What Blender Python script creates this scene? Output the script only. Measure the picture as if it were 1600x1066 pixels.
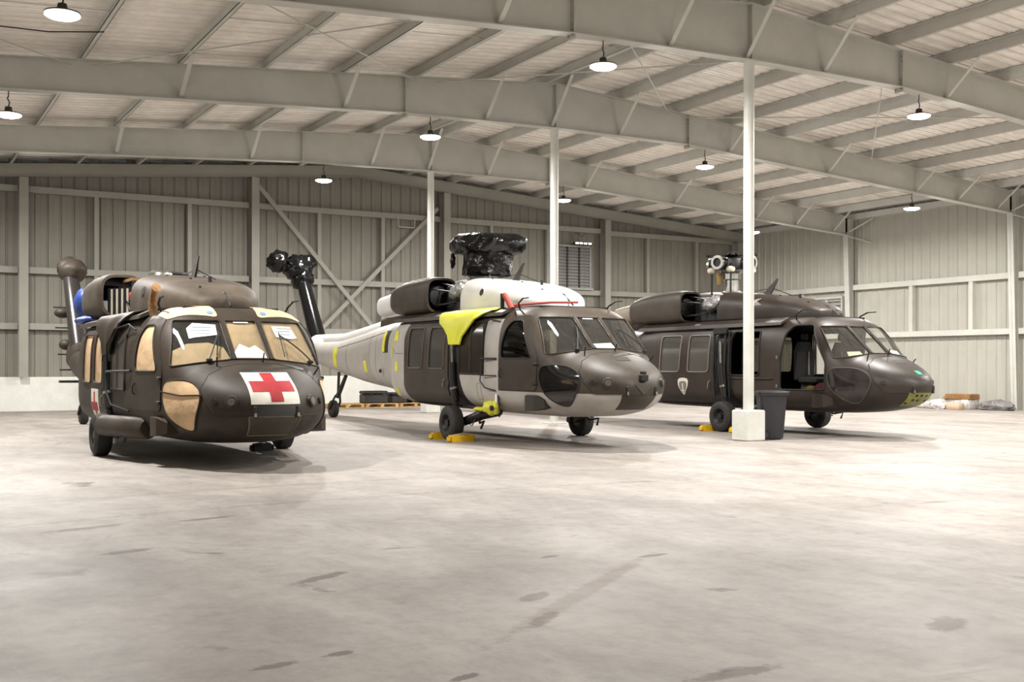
import bpy, bmesh, math, random
from mathutils import Vector, Matrix, geometry
from mathutils.bvhtree import BVHTree
from mathutils import noise as mnoise

random.seed(7)
SC = bpy.context.scene
COL = SC.collection
for o in list(bpy.data.objects):
    bpy.data.objects.remove(o)

# ------------------------------------------------------------------ camera
F_PX = 1741.586
cam_d = bpy.data.cameras.new('camera')
cam = bpy.data.objects.new('camera', cam_d)
COL.objects.link(cam)
cam_d.sensor_width = 36.0
cam_d.lens = F_PX / 1600.0 * 36.0
cam_d.shift_y = 37.5667 / 1600.0
cam_d.clip_end = 300
CAM = Vector((-14.6623, -16.4208, 1.45))
cam.matrix_world = (Matrix.Translation(CAM) @ Matrix.Rotation(math.radians(-29.7819), 4, 'Z')
                    @ Matrix.Rotation(math.radians(90), 4, 'X') @ Matrix.Rotation(math.radians(0.0903), 4, 'Z'))
SC.camera = cam

# ------------------------------------------------------------------ world, exposure, lamp level
world = bpy.data.worlds.new('world')
SC.world = world
world.use_nodes = True
world.node_tree.nodes['Background'].inputs[0].default_value = (0.9, 0.93, 1.0, 1)
world.node_tree.nodes['Background'].inputs[1].default_value = 0.05
SC.view_settings.view_transform = 'Standard'
SC.view_settings.look = 'None'
SC.view_settings.gamma = 1.0
SC.view_settings.use_curve_mapping = False
SC.view_settings.exposure = -0.03
LAMP_W = 610.0
LAMP_FILL = 0.135  # strength of the added fill, as a share of the lamp
LAMP_COL = (1.0, 0.97, 0.93)

# ------------------------------------------------------------------ materials
def lin(c):
    return tuple((v / 12.92 if v <= 0.04045 else ((v + 0.055) / 1.055) ** 2.4) for v in (x / 255.0 for x in c))

MATS = {}
def nd(nt, t, **kw):
    n = nt.nodes.new(t)
    for k, v in kw.items():
        setattr(n, k, v)
    return n

def mat(name, rgb, rough=0.6, metal=0.0, spec=0.5, var=0.0, vscale=3.0, rgb2=None, bump=0.0, bscale=30.0,
        coat=0.0, emis=None, detail=5.0):
    if name in MATS:
        return MATS[name]
    m = bpy.data.materials.new(name)
    m.use_nodes = True
    nt = m.node_tree
    b = nt.nodes['Principled BSDF']
    c = lin(rgb) + (1,)
    b.inputs['Base Color'].default_value = c
    b.inputs['Roughness'].default_value = rough
    b.inputs['Metallic'].default_value = metal
    b.inputs['Specular IOR Level'].default_value = spec
    b.inputs['Coat Weight'].default_value = coat
    tc = None
    if var > 0 or bump > 0:
        tc = nd(nt, 'ShaderNodeTexCoord')
    if var > 0:
        nz = nd(nt, 'ShaderNodeTexNoise')
        nz.inputs['Scale'].default_value = vscale
        nz.inputs['Detail'].default_value = detail
        nz.inputs['Roughness'].default_value = 0.62
        nt.links.new(tc.outputs['Object'], nz.inputs['Vector'])
        rp = nd(nt, 'ShaderNodeValToRGB')
        d = rgb2 or tuple(v * (1 - var) for v in rgb)
        up = tuple(min(255, v * (1 + var * 0.5)) for v in rgb)
        rp.color_ramp.elements[0].position = 0.32
        rp.color_ramp.elements[0].color = lin(d) + (1,)
        rp.color_ramp.elements[1].position = 0.7
        rp.color_ramp.elements[1].color = lin(up if rgb2 is None else rgb) + (1,)
        nt.links.new(nz.outputs['Fac'], rp.inputs['Fac'])
        nt.links.new(rp.outputs['Color'], b.inputs['Base Color'])
    if bump > 0:
        nb = nd(nt, 'ShaderNodeTexNoise')
        nb.inputs['Scale'].default_value = bscale
        nb.inputs['Detail'].default_value = 4
        nt.links.new(tc.outputs['Object'], nb.inputs['Vector'])
        bp = nd(nt, 'ShaderNodeBump')
        bp.inputs['Strength'].default_value = bump
        bp.inputs['Distance'].default_value = 0.05
        nt.links.new(nb.outputs['Fac'], bp.inputs['Height'])
        nt.links.new(bp.outputs['Normal'], b.inputs['Normal'])
    if emis:
        b.inputs['Emission Color'].default_value = lin(emis[0]) + (1,)
        b.inputs['Emission Strength'].default_value = emis[1]
    MATS[name] = m
    return m

def glass(name, tint=(244, 246, 244), refl=0.06, rough=0.02, haze=0.0):
    if name in MATS:
        return MATS[name]
    m = bpy.data.materials.new(name)
    m.use_nodes = True
    nt = m.node_tree
    nt.nodes.remove(nt.nodes['Principled BSDF'])
    out = nt.nodes['Material Output']
    tr = nd(nt, 'ShaderNodeBsdfTransparent')
    tr.inputs[0].default_value = lin(tint) + (1,)
    gl = nd(nt, 'ShaderNodeBsdfGlossy')
    gl.inputs['Roughness'].default_value = rough
    gl.inputs[0].default_value = (1, 1, 1, 1)
    fc = nd(nt, 'ShaderNodeLayerWeight')
    fc.inputs['Blend'].default_value = 0.5
    lw = nd(nt, 'ShaderNodeMath', operation='POWER')
    lw.inputs[1].default_value = 5.0
    nt.links.new(fc.outputs['Facing'], lw.inputs[0])
    mx = nd(nt, 'ShaderNodeMath', operation='ADD')
    mx.inputs[1].default_value = refl
    mx.use_clamp = True
    mix = nd(nt, 'ShaderNodeMixShader')
    nt.links.new(lw.outputs[0], mx.inputs[0])
    nt.links.new(mx.outputs[0], mix.inputs[0])
    if haze > 0:        # pale grey diffuse mixed into the pane
        df = nd(nt, 'ShaderNodeBsdfDiffuse')
        df.inputs[0].default_value = lin((190, 186, 178)) + (1,)
        hz = nd(nt, 'ShaderNodeMixShader')
        hz.inputs[0].default_value = haze
        nt.links.new(tr.outputs[0], hz.inputs[1])
        nt.links.new(df.outputs[0], hz.inputs[2])
        tr = hz
    nt.links.new(tr.outputs[0], mix.inputs[1])
    nt.links.new(gl.outputs[0], mix.inputs[2])
    nt.links.new(mix.outputs[0], out.inputs['Surface'])
    MATS[name] = m
    return m

M_STEEL = mat('painted_steel', (190, 189, 182), 0.5, var=0.05, vscale=1.2)
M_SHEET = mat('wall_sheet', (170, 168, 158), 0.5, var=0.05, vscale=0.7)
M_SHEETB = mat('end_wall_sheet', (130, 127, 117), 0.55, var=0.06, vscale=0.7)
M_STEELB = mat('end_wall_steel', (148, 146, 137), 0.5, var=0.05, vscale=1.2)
M_ROOF = mat('roof_sheet', (238, 232, 224), 0.55, var=0.08, vscale=1.6)
M_CONC = mat('white_concrete', (216, 217, 210), 0.8, var=0.04, vscale=2.5, bump=0.15, bscale=18)
M_ROD = mat('rod_paint', (182, 182, 176), 0.5)
M_BLACK = mat('matte_black', (16, 15, 15), 0.6)
M_RUBBER = mat('tyre_rubber', (38, 36, 35), 0.75, var=0.2, vscale=6)
M_DARK = mat('dark_interior', (20, 19, 18), 0.8)
M_GEAR = mat('gear_black', (22, 21, 20), 0.45)
M_CHROME = mat('chrome', (205, 203, 198), 0.18, metal=1.0)
M_ALU = mat('aluminium', (170, 168, 162), 0.35, metal=0.9, var=0.15, vscale=8)
M_FOIL = mat('foil_wrap', (150, 150, 148), 0.28, metal=0.7, bump=0.9, bscale=14)
M_KRAFT = mat('kraft_paper', (208, 176, 138), 0.75, var=0.10, vscale=2.5, bump=0.35, bscale=7)
M_TAN = mat('kraft_paper_roof', (214, 182, 146), 0.75, var=0.05, vscale=2.0)
M_PAPER = mat('white_paper', (238, 240, 240), 0.8)
M_INK = mat('grey_print', (120, 128, 136), 0.8)
M_BLUETAPE = mat('blue_tape', (112, 140, 190), 0.7)
M_WHITE = mat('marking_white', (226, 222, 212), 0.6, var=0.10, vscale=5)
M_RED = mat('marking_red', (168, 36, 44), 0.6, var=0.12, vscale=6)
M_YEL = mat('primer_yellow', (218, 219, 60), 0.5, var=0.04, vscale=2)
M_YTAPE = mat('yellow_tape', (214, 212, 62), 0.55, var=0.12, vscale=9)
M_CHOCK = mat('chock_yellow', (222, 176, 20), 0.5, var=0.15, vscale=6)
M_WRAP = mat('black_plastic_wrap', (6, 6, 7), 0.2, bump=0.7, bscale=6, spec=0.38)
M_CARD = mat('cardboard', (150, 112, 70), 0.8, var=0.15, vscale=5)
M_WOOD = mat('pallet_wood', (198, 158, 98), 0.8, var=0.2, vscale=9)
M_BIN = mat('bin_plastic', (44, 44, 48), 0.5, var=0.08, vscale=3)
M_CLEAR = mat('clouded_plastic', (205, 198, 194), 0.25, var=0.25, vscale=9, bump=0.6, bscale=12)
M_BLUE = mat('blue_tarp', (28, 60, 132), 0.5, var=0.2, vscale=4, bump=0.3, bscale=8)
M_GLASS = glass('clear_glass', haze=0.025)
M_GLASSD = glass('smoked_glass', (120, 120, 116), 0.05)
M_CHIN = mat('smoked_chin_window', (28, 27, 27), 0.06, spec=0.6, var=0.35, vscale=3.5, coat=0.3)
M_LOUV = mat('louver_grey', (150, 150, 146), 0.4, var=0.1, vscale=4)
M_LAMP = mat('lamp_lens', (255, 255, 255), 0.4, emis=((255, 248, 236), 14.0))
M_HOUS = mat('lamp_housing', (60, 58, 54), 0.4, metal=0.5)

def floor_material():
    m = bpy.data.materials.new('concrete_floor')
    m.use_nodes = True
    nt = m.node_tree
    b = nt.nodes['Principled BSDF']
    tc = nd(nt, 'ShaderNodeTexCoord')
    L = nt.links.new
    def noise(scale, detail=6, rough=0.6, dist=0.0, map_scale=None):
        n = nd(nt, 'ShaderNodeTexNoise')
        n.inputs['Scale'].default_value = scale
        n.inputs['Detail'].default_value = detail
        n.inputs['Roughness'].default_value = rough
        n.inputs['Distortion'].default_value = dist
        if map_scale:
            mp = nd(nt, 'ShaderNodeMapping')
            mp.inputs['Scale'].default_value = map_scale
            mp.inputs['Rotation'].default_value = (0, 0, 0.55)
            L(tc.outputs['Object'], mp.inputs['Vector'])
            L(mp.outputs[0], n.inputs['Vector'])
        else:
            L(tc.outputs['Object'], n.inputs['Vector'])
        return n
    def ramp(src, p0, c0, p1, c1):
        r = nd(nt, 'ShaderNodeValToRGB')
        r.color_ramp.elements[0].position = p0
        r.color_ramp.elements[0].color = lin(c0) + (1,)
        r.color_ramp.elements[1].position = p1
        r.color_ramp.elements[1].color = lin(c1) + (1,)
        L(src, r.inputs['Fac'])
        return r
    def mul(a, bb, fac=1.0):
        x = nd(nt, 'ShaderNodeMix', data_type='RGBA', blend_type='MULTIPLY')
        x.inputs[0].default_value = fac
        L(a, x.inputs[6])
        L(bb, x.inputs[7])
        return x.outputs[2]
    base = ramp(noise(0.22, 8, 0.65).outputs['Fac'], 0.3, (153, 147, 142), 0.72, (172, 165, 158))
    mid = ramp(noise(1.1, 9, 0.7, 0.4, (1.0, 0.45, 1)).outputs['Fac'], 0.33, (205, 202, 200), 0.62, (255, 255, 255))
    fine = ramp(noise(5.5, 6, 0.75).outputs['Fac'], 0.28, (216, 214, 212), 0.55, (255, 255, 255))
    sp = ramp(noise(1.6, 4, 0.55, 0.8).outputs['Fac'], 0.27, (150, 140, 130), 0.335, (255, 255, 255))
    sp2 = ramp(noise(0.75, 5, 0.6, 0.5, (0.5, 1.6, 1)).outputs['Fac'], 0.26, (178, 164, 150), 0.34, (255, 255, 255))
    c = mul(base.outputs[0], mid.outputs[0])
    c = mul(c, fine.outputs[0], 0.8)
    c = mul(c, sp.outputs[0], 0.8)
    c = mul(c, sp2.outputs[0], 0.8)
    # a few oil stains with their own place on the slab, and faint tyre arcs
    wob = noise(11.0, 8, 0.75)
    def stain(cx, cy, rx, ry, rot, col, soft=0.25):
        nonlocal c
        mp = nd(nt, 'ShaderNodeMapping', vector_type='TEXTURE')
        mp.inputs['Location'].default_value = (cx, cy, 0)
        mp.inputs['Rotation'].default_value = (0, 0, rot)
        mp.inputs['Scale'].default_value = (rx, ry, 1)
        L(tc.outputs['Object'], mp.inputs['Vector'])
        ln = nd(nt, 'ShaderNodeVectorMath', operation='LENGTH')
        L(mp.outputs[0], ln.inputs[0])
        ad = nd(nt, 'ShaderNodeMath', operation='MULTIPLY_ADD')
        ad.inputs[1].default_value = 1.7
        L(wob.outputs['Fac'], ad.inputs[0])
        L(ln.outputs['Value'], ad.inputs[2])
        r = ramp(ad.outputs[0], 0.0, col, 1.0, (255, 255, 255))
        mr = nd(nt, 'ShaderNodeMapRange')
        mr.inputs['From Min'].default_value = 1.65
        mr.inputs['From Max'].default_value = 1.65 + soft
        L(ad.outputs[0], mr.inputs['Value'])
        L(mr.outputs[0], r.inputs['Fac'])
        c = mul(c, r.outputs[0])
    for a in FLOOR_STAINS:
        stain(*a)
    def arc(cx, cy, rad, wd, col):
        nonlocal c
        mp = nd(nt, 'ShaderNodeMapping', vector_type='TEXTURE')
        mp.inputs['Location'].default_value = (cx, cy, 0)
        L(tc.outputs['Object'], mp.inputs['Vector'])
        ln = nd(nt, 'ShaderNodeVectorMath', operation='LENGTH')
        L(mp.outputs[0], ln.inputs[0])
        s = nd(nt, 'ShaderNodeMath', operation='SUBTRACT')
        s.inputs[1].default_value = rad
        L(ln.outputs['Value'], s.inputs[0])
        ab = nd(nt, 'ShaderNodeMath', operation='ABSOLUTE')
        L(s.outputs[0], ab.inputs[0])
        ad = nd(nt, 'ShaderNodeMath', operation='MULTIPLY_ADD')
        ad.inputs[1].default_value = 0.35
        L(wob.outputs['Fac'], ad.inputs[0])
        L(ab.outputs[0], ad.inputs[2])
        mr = nd(nt, 'ShaderNodeMapRange')
        mr.inputs['From Min'].default_value = 0.15
        mr.inputs['From Max'].default_value = 0.15 + wd
        L(ad.outputs[0], mr.inputs['Value'])
        r = ramp(mr.outputs[0], 0.0, col, 1.0, (255, 255, 255))
        c = mul(c, r.outputs[0])
    for a in FLOOR_ARCS:
        arc(*a)
    L(c, b.inputs['Base Color'])
    rr_ = noise(0.8, 5)
    mr = nd(nt, 'ShaderNodeMapRange')
    mr.inputs['To Min'].default_value = 0.42
    mr.inputs['To Max'].default_value = 0.72
    L(rr_.outputs['Fac'], mr.inputs['Value'])
    L(mr.outputs[0], b.inputs['Roughness'])
    b.inputs['Specular IOR Level'].default_value = 0.35
    bp = nd(nt, 'ShaderNodeBump')
    bp.inputs['Strength'].default_value = 0.12
    bp.inputs['Distance'].default_value = 0.03
    L(noise(6, 6).outputs['Fac'], bp.inputs['Height'])
    L(bp.outputs[0], b.inputs['Normal'])
    return m

FLOOR_STAINS = [(-11.08, -10.44, 0.17, 0.07, 0.5, (176, 160, 150), 0.35), (-10.7, -10.45, 1.25, 0.07, 0.66, (226, 216, 208), 0.5),
                (-11.35, -11.0, 0.22, 0.05, 0.7, (192, 176, 166), 0.4), (-9.43, -12.2, 0.20, 0.09, 0.4, (186, 170, 158), 0.4),
                (-11.14, -12.39, 0.26, 0.06, 0.0, (182, 168, 158), 0.4), (-12.28, -11.82, 0.09, 0.035, 0.4, (150, 138, 130), 0.3),
                (-12.64, -11.14, 0.09, 0.04, 0.2, (160, 148, 140), 0.35), (-12.98, -11.2, 0.12, 0.04, 0.2, (176, 164, 156), 0.35),
                (-12.95, -7.45, 0.22, 0.07, 0.3, (166, 156, 150), 0.4), (-12.0, -9.18, 0.26, 0.06, 0.5, (172, 162, 155), 0.4),
                (-10.22, -9.24, 0.10, 0.04, 0.2, (176, 166, 158), 0.35), (-9.51, -9.58, 0.14, 0.04, 0.1, (172, 162, 155), 0.35),
                (-13.06, -6.0, 0.35, 0.07, 0.3, (190, 178, 170), 0.4), (-11.96, -5.9, 0.28, 0.06, 0.2, (184, 172, 162), 0.4)]
FLOOR_ARCS = [(-9.0, -24.0, 19.0, 0.10, (226, 220, 216)), (-9.0, -24.0, 20.6, 0.12, (230, 225, 222)),
              (4.0, -14.5, 9.0, 0.10, (226, 219, 214))]

# ------------------------------------------------------------------ mesh helpers
def link(o, parent=None):
    COL.objects.link(o)
    while parent is not None and parent.parent is not None and parent.parent.parent is not None:
        parent = parent.parent          # thing > part > sub-part, no deeper
    if parent is not None:
        o.parent = parent
    return o

def empty(name, loc=(0, 0, 0), rz=0.0, label=None, cat=None, group=None, kind=None):
    o = bpy.data.objects.new(name, None)
    o.empty_display_size = 0.2
    o.location = loc
    o.rotation_euler = (0, 0, rz)
    link(o)
    tag(o, label, cat, group, kind)
    return o

def tag(o, label=None, cat=None, group=None, kind=None):
    if label: o['label'] = label
    if cat: o['category'] = cat
    if group: o['group'] = group
    if kind: o['kind'] = kind
    return o

def mesh_of(name, V, Fc, m, smooth=None):
    me = bpy.data.meshes.new(name)
    me.from_pydata([tuple(v) for v in V], [], Fc)
    me.validate()
    for x in (m if isinstance(m, (list, tuple)) else [m]):
        me.materials.append(x)
    if smooth is not None:
        me.polygons.foreach_set('use_smooth', [True] * len(me.polygons))
        me.set_sharp_from_angle(angle=math.radians(smooth))
    me.update()
    return me

class MB:
    def __init__(self):
        self.v = []
        self.f = []
    def add(self, vs, fs):
        k = len(self.v)
        self.v += [Vector(p) for p in vs]
        self.f += [tuple(i + k for i in f) for f in fs]
        return self
    def box(self, c, d, rz=0.0, bev=0.0):
        hx, hy, hz = d[0] / 2, d[1] / 2, d[2] / 2
        R = Matrix.Rotation(rz, 3, 'Z')
        c = Vector(c)
        if bev <= 0:
            vs = [c + R @ Vector((sx * hx, sy * hy, sz * hz)) for sz in (-1, 1) for sy in (-1, 1) for sx in (-1, 1)]
            return self.add(vs, [(0, 2, 3, 1), (4, 5, 7, 6), (0, 1, 5, 4), (2, 6, 7, 3), (0, 4, 6, 2), (1, 3, 7, 5)])
        b = min(bev, hx * .95, hy * .95, hz * .95)
        rings = []
        for z, i in ((-hz, b), (-hz + b, 0), (hz - b, 0), (hz, b)):
            x, y = hx - i, hy - i
            q = b
            pts = [(x, -y + q), (x, y - q), (x - q, y), (-x + q, y), (-x, y - q), (-x, -y + q), (-x + q, -y), (x - q, -y)]
            rings.append([c + R @ Vector((p[0], p[1], z)) for p in pts])
        return self.loft(rings)
    def loft(self, rings, cap0=True, cap1=True):
        n = len(rings[0])
        vs = [p for r in rings for p in r]
        fs = []
        for i in range(len(rings) - 1):
            for j in range(n):
                a, b = i * n + j, i * n + (j + 1) % n
                fs.append((a, b, b + n, a + n))
        if cap0: fs.append(tuple(reversed(range(n))))
        if cap1: fs.append(tuple((len(rings) - 1) * n + j for j in range(n)))
        return self.add(vs, fs)
    def rod(self, a, b, r, r2=None, n=10, caps=True):
        a, b = Vector(a), Vector(b)
        d = (b - a).normalized()
        u = d.orthogonal().normalized()
        w = d.cross(u)
        r2 = r if r2 is None else r2
        ra = [a + (u * math.cos(t) + w * math.sin(t)) * r for t in (2 * math.pi * k / n for k in range(n))]
        rb = [b + (u * math.cos(t) + w * math.sin(t)) * r2 for t in (2 * math.pi * k / n for k in range(n))]
        return self.loft([ra, rb], caps, caps)
    def tube(self, pts, r, n=8):
        pts = [Vector(p) for p in pts]
        rings = []
        u = None
        for i, p in enumerate(pts):
            d = (pts[min(i + 1, len(pts) - 1)] - pts[max(i - 1, 0)])
            if d.length < 1e-9: d = Vector((0, 0, 1))
            d.normalize()
            if u is None: u = d.orthogonal().normalized()
            u = (u - d * u.dot(d)).normalized()
            w = d.cross(u)
            rr = r[i] if isinstance(r, (list, tuple)) else r
            rings.append([p + (u * math.cos(t) + w * math.sin(t)) * rr for t in (2 * math.pi * k / n for k in range(n))])
        return self.loft(rings)
    def lathe(self, prof, c=(0, 0, 0), axis='Z', n=24, fn=None, caps=True):
        c = Vector(c)
        rings = []
        for h, r in prof:
            ring = []
            for k in range(n):
                t = 2 * math.pi * k / n
                rr = max(r, 1e-4)
                if fn: rr *= fn(t, h)
                x, y = rr * math.cos(t), rr * math.sin(t)
                p = {'Z': (x, y, h), 'Y': (y, h, x), 'X': (h, x, y)}[axis]
                ring.append(c + Vector(p))
            rings.append(ring)
        return self.loft(rings, caps, caps)
    def ell(self, c, r, n=16, m=10, fn=None):
        rings = []
        for i in range(m + 1):
            a = -math.pi / 2 + math.pi * i / m
            ring = []
            for k in range(n):
                t = 2 * math.pi * k / n
                d = Vector((math.cos(a) * math.cos(t), math.cos(a) * math.sin(t), math.sin(a)))
                if i in (0, m): d = Vector((1e-3 * math.cos(t), 1e-3 * math.sin(t), math.sin(a)))
                q = fn(d) if fn else 1.0
                ring.append(Vector(c) + Vector((d.x * r[0], d.y * r[1], d.z * r[2])) * q)
            rings.append(ring)
        return self.loft(rings)
    def prism(self, poly, axis, a, b):
        def P(u, v, h):
            return {'Y': (u, h, v), 'X': (h, u, v), 'Z': (u, v, h)}[axis]
        return self.loft([[P(u, v, a) for u, v in poly], [P(u, v, b) for u, v in poly]])
    def mesh(self, name, m, smooth=None):
        me = mesh_of(name, self.v, self.f, m, None)
        bm = bmesh.new()
        bm.from_mesh(me)
        bmesh.ops.recalc_face_normals(bm, faces=bm.faces)
        bm.to_mesh(me)
        bm.free()
        if smooth is not None:
            me.polygons.foreach_set('use_smooth', [True] * len(me.polygons))
            me.set_sharp_from_angle(angle=math.radians(smooth))
        return me
    def build(self, name, m, parent=None, smooth=None, loc=None, **tags):
        o = bpy.data.objects.new(name, self.mesh(name, m, smooth))
        link(o, parent)
        if loc is not None: o.location = loc
        tag(o, **tags)
        return o

def inst(name, me, parent=None, loc=(0, 0, 0), rot=(0, 0, 0), **tags):
    o = bpy.data.objects.new(name, me)
    link(o, parent)
    o.location = loc
    o.rotation_euler = rot
    tag(o, **tags)
    return o

def pchip(xs, ys):
    n = len(xs)
    h = [xs[i + 1] - xs[i] for i in range(n - 1)]
    d = [(ys[i + 1] - ys[i]) / h[i] for i in range(n - 1)]
    m = [0.0] * n
    m[0], m[-1] = d[0], d[-1]
    for i in range(1, n - 1):
        if d[i - 1] * d[i] <= 0: m[i] = 0
        else:
            w1, w2 = 2 * h[i] + h[i - 1], h[i] + 2 * h[i - 1]
            m[i] = (w1 + w2) / (w1 / d[i - 1] + w2 / d[i])
    def f(x):
        if x <= xs[0]: return ys[0]
        if x >= xs[-1]: return ys[-1]
        i = max(k for k in range(n - 1) if xs[k] <= x)
        t = (x - xs[i]) / h[i]
        return ((2 * t ** 3 - 3 * t * t + 1) * ys[i] + (t ** 3 - 2 * t * t + t) * h[i] * m[i]
                + (-2 * t ** 3 + 3 * t * t) * ys[i + 1] + (t ** 3 - t * t) * h[i] * m[i + 1])
    return f

def table(rows):
    cols = list(zip(*rows))
    fs = [pchip(cols[0], c) for c in cols[1:]]
    return lambda s: [f(s) for f in fs]

def sec(s, w, zc, zt, zb, nu, nl, n=72, t0=0.0):
    out = []
    for k in range(n):
        a = 2 * math.pi * k / n
        c, q = math.cos(a), math.sin(a)
        e, h = (nu, zt - zc) if q >= 0 else (nl, zc - zb)
        y = w * math.copysign(abs(c) ** (2 / e), c)
        z = zc + math.copysign(h * abs(q) ** (2 / e), q)
        out.append(Vector((s, t0 + y, z)))
    return out

def rr(poly, r=0.05, k=4):
    out = []
    n = len(poly)
    for i in range(n):
        p, a, b = Vector(poly[i]), Vector(poly[i - 1]), Vector(poly[(i + 1) % n])
        da, db = (a - p), (b - p)
        q = min(r, da.length * .45, db.length * .45)
        A, B = p + da.normalized() * q, p + db.normalized() * q
        for j in range(k + 1):
            t = j / k
            x = A * (1 - t) ** 2 + p * 2 * t * (1 - t) + B * t * t
            out.append((x.x, x.y))
    return out

def chaikin(poly, it=2):
    for _ in range(it):
        o = []
        for i in range(len(poly)):
            a, b = Vector(poly[i]), Vector(poly[(i + 1) % len(poly)])
            o += [tuple(a * .75 + b * .25), tuple(a * .25 + b * .75)]
        poly = o
    return poly

def inpoly(p, poly):
    x, y = p
    c = False
    j = len(poly) - 1
    for i in range(len(poly)):
        xi, yi = poly[i]
        xj, yj = poly[j]
        if (yi > y) != (yj > y) and x < (xj - xi) * (y - yi) / (yj - yi) + xi:
            c = not c
        j = i
    return c

def resample(poly, h, closed=True):
    out = []
    n = len(poly)
    for i in range(n if closed else n - 1):
        a, b = Vector(poly[i]), Vector(poly[(i + 1) % n])
        k = max(1, int(math.ceil((b - a).length / h)))
        out += [tuple(a.lerp(b, j / k)) for j in range(k)]
    if not closed: out.append(tuple(poly[-1]))
    return out

class Surf:
    """outer skin of a lofted body, for laying panels, panes and markings on it"""
    def __init__(self, mb):
        me = mb.mesh('tmp_skin', M_BLACK)
        bm = bmesh.new()
        bm.from_mesh(me)
        bmesh.ops.triangulate(bm, faces=bm.faces)
        bm.normal_update()
        self.vn = [v.normal.copy() for v in bm.verts]
        self.vc = [v.co.copy() for v in bm.verts]
        self.fv = [[v.index for v in f.verts] for f in bm.faces]
        self.b = BVHTree.FromBMesh(bm)
        bm.free()
        bpy.data.meshes.remove(me)
    def hit(self, p, mode, side=1):
        u, v = p
        if mode == 'side': o, d = Vector((u, side * 4, v)), Vector((0, -side, 0))
        elif mode == 'front': o, d = Vector((-3, u, v)), Vector((1, 0, 0))
        elif mode == 'top': o, d = Vector((u, v, 7)), Vector((0, 0, -1))
        else: o, d = Vector((u, v, -2)), Vector((0, 0, 1))
        q, nrm, fi, _ = self.b.ray_cast(o, d)
        if q is None:
            o2 = o + d * (3 if mode != 'top' else 4)
            q, nrm, fi, _ = self.b.find_nearest(o2)
        w = [1 / ((self.vc[i] - q).length + 1e-4) for i in self.fv[fi]]
        n = sum((self.vn[i] * k for i, k in zip(self.fv[fi], w)), Vector())
        return q, n.normalized()
    def patch(self, poly, mode, out=0.01, inn=-0.01, holes=(), side=1, res=0.09):
        pts, edges = [], []
        for lp in [poly] + list(holes):
            q = resample(lp, res)
            k = len(pts)
            pts += q
            edges += [(k + i, k + (i + 1) % len(q)) for i in range(len(q))]
        x0, x1 = min(p[0] for p in poly), max(p[0] for p in poly)
        y0, y1 = min(p[1] for p in poly), max(p[1] for p in poly)
        bnd = [Vector(p) for p in pts]
        nx, ny = int((x1 - x0) / res) + 1, int((y1 - y0) / res) + 1
        for i in range(nx):
            for j in range(ny):
                p = (x0 + (i + .5) * res, y0 + (j + .5) * res)
                if inpoly(p, poly) and not any(inpoly(p, h) for h in holes):
                    if min((Vector(p) - b).length for b in bnd) > res * .45:
                        pts.append(p)
        r = geometry.delaunay_2d_cdt([Vector(p) for p in pts], edges, [], 0, 1e-5)
        vs, fs = r[0], r[2]
        keep = []
        for f in fs:
            c = sum((vs[i] for i in f), Vector((0, 0))) / len(f)
            if inpoly((c.x, c.y), poly) and not any(inpoly((c.x, c.y), h) for h in holes):
                keep.append(tuple(f))
        H = [self.hit((v.x, v.y), mode, side) for v in vs]
        n = len(vs)
        V = [p + q * out for p, q in H] + [p + q * inn for p, q in H]
        F_ = list(keep) + [tuple(i + n for i in reversed(f)) for f in keep]
        cnt = {}
        for f in keep:
            for i in range(len(f)):
                e = (f[i], f[(i + 1) % len(f)])
                cnt[e] = 1
        for a, b in list(cnt):
            if (b, a) not in cnt:
                F_.append((b, a, a + n, b + n))
        mb = MB()
        mb.add(V, F_)
        return mb
    def line(self, pts, mode, r=0.008, off=0.004, side=1, res=0.06, closed=False, n=6):
        q = resample(list(pts) + ([pts[0]] if closed else []), res, closed=False)
        P = []
        for p in q:
            a, b = self.hit(p, mode, side)
            P.append(a + b * off)
        return MB().tube(P, r, n)

# ------------------------------------------------------------------ hangar
BAY = 7.0937
Y_END = 20.745
Y_NEAR = -24.0
XW = 18.05
ZR = 8.41
def roof_z(x):      # top edge of the rafters
    return ZR - (0.083 * -x if x < 0 else 0.0735 * x)
FRAMES = [0.0, BAY, 2 * BAY]
FRAMES_ALL = [-2 * BAY, -BAY] + FRAMES

fl = MB()
fl.add([(-XW, Y_NEAR, 0), (XW, Y_NEAR, 0), (XW, Y_END + .2, 0), (-XW, Y_END + .2, 0),
        (-XW, Y_NEAR, -.2), (XW, Y_NEAR, -.2), (XW, Y_END + .2, -.2), (-XW, Y_END + .2, -.2)],
       [(0, 1, 2, 3), (7, 6, 5, 4), (0, 4, 5, 1), (1, 5, 6, 2), (2, 6, 7, 3), (3, 7, 4, 0)])
fl.build('floor', floor_material(), label='pale concrete hangar floor with stains', kind='structure')

def ribbed(width, length, pitch, rib=0.032, flat=0.35, t=0.012):
    """one corrugated sheet: ribs run along +Z, width along X, ribs proud in -Y"""
    n = int(round(width / pitch))
    pts = []
    for i in range(n):
        x = i * pitch
        pts += [(x + pitch * .0, 0), (x + pitch * .34, 0), (x + pitch * .40, -rib * .25), (x + pitch * .46, 0),
                (x + pitch * .80, 0), (x + pitch * .86, rib), (x + pitch * .94, rib)]
    pts.append((n * pitch, 0))
    V, Fc = [], []
    for x, y in pts: V += [(x, y, 0), (x, y, length)]
    k = len(V)
    for x, y in pts: V += [(x, y + t, 0), (x, y + t, length)]
    for i in range(len(pts) - 1):
        a = 2 * i
        Fc.append((a, a + 2, a + 3, a + 1))
        Fc.append((k + a, k + a + 1, k + a + 3, k + a + 2))
    e = 2 * (len(pts) - 1)
    Fc += [(0, 1, k + 1, k), (e, k + e, k + e + 1, e + 1)]
    return V, Fc

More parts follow.
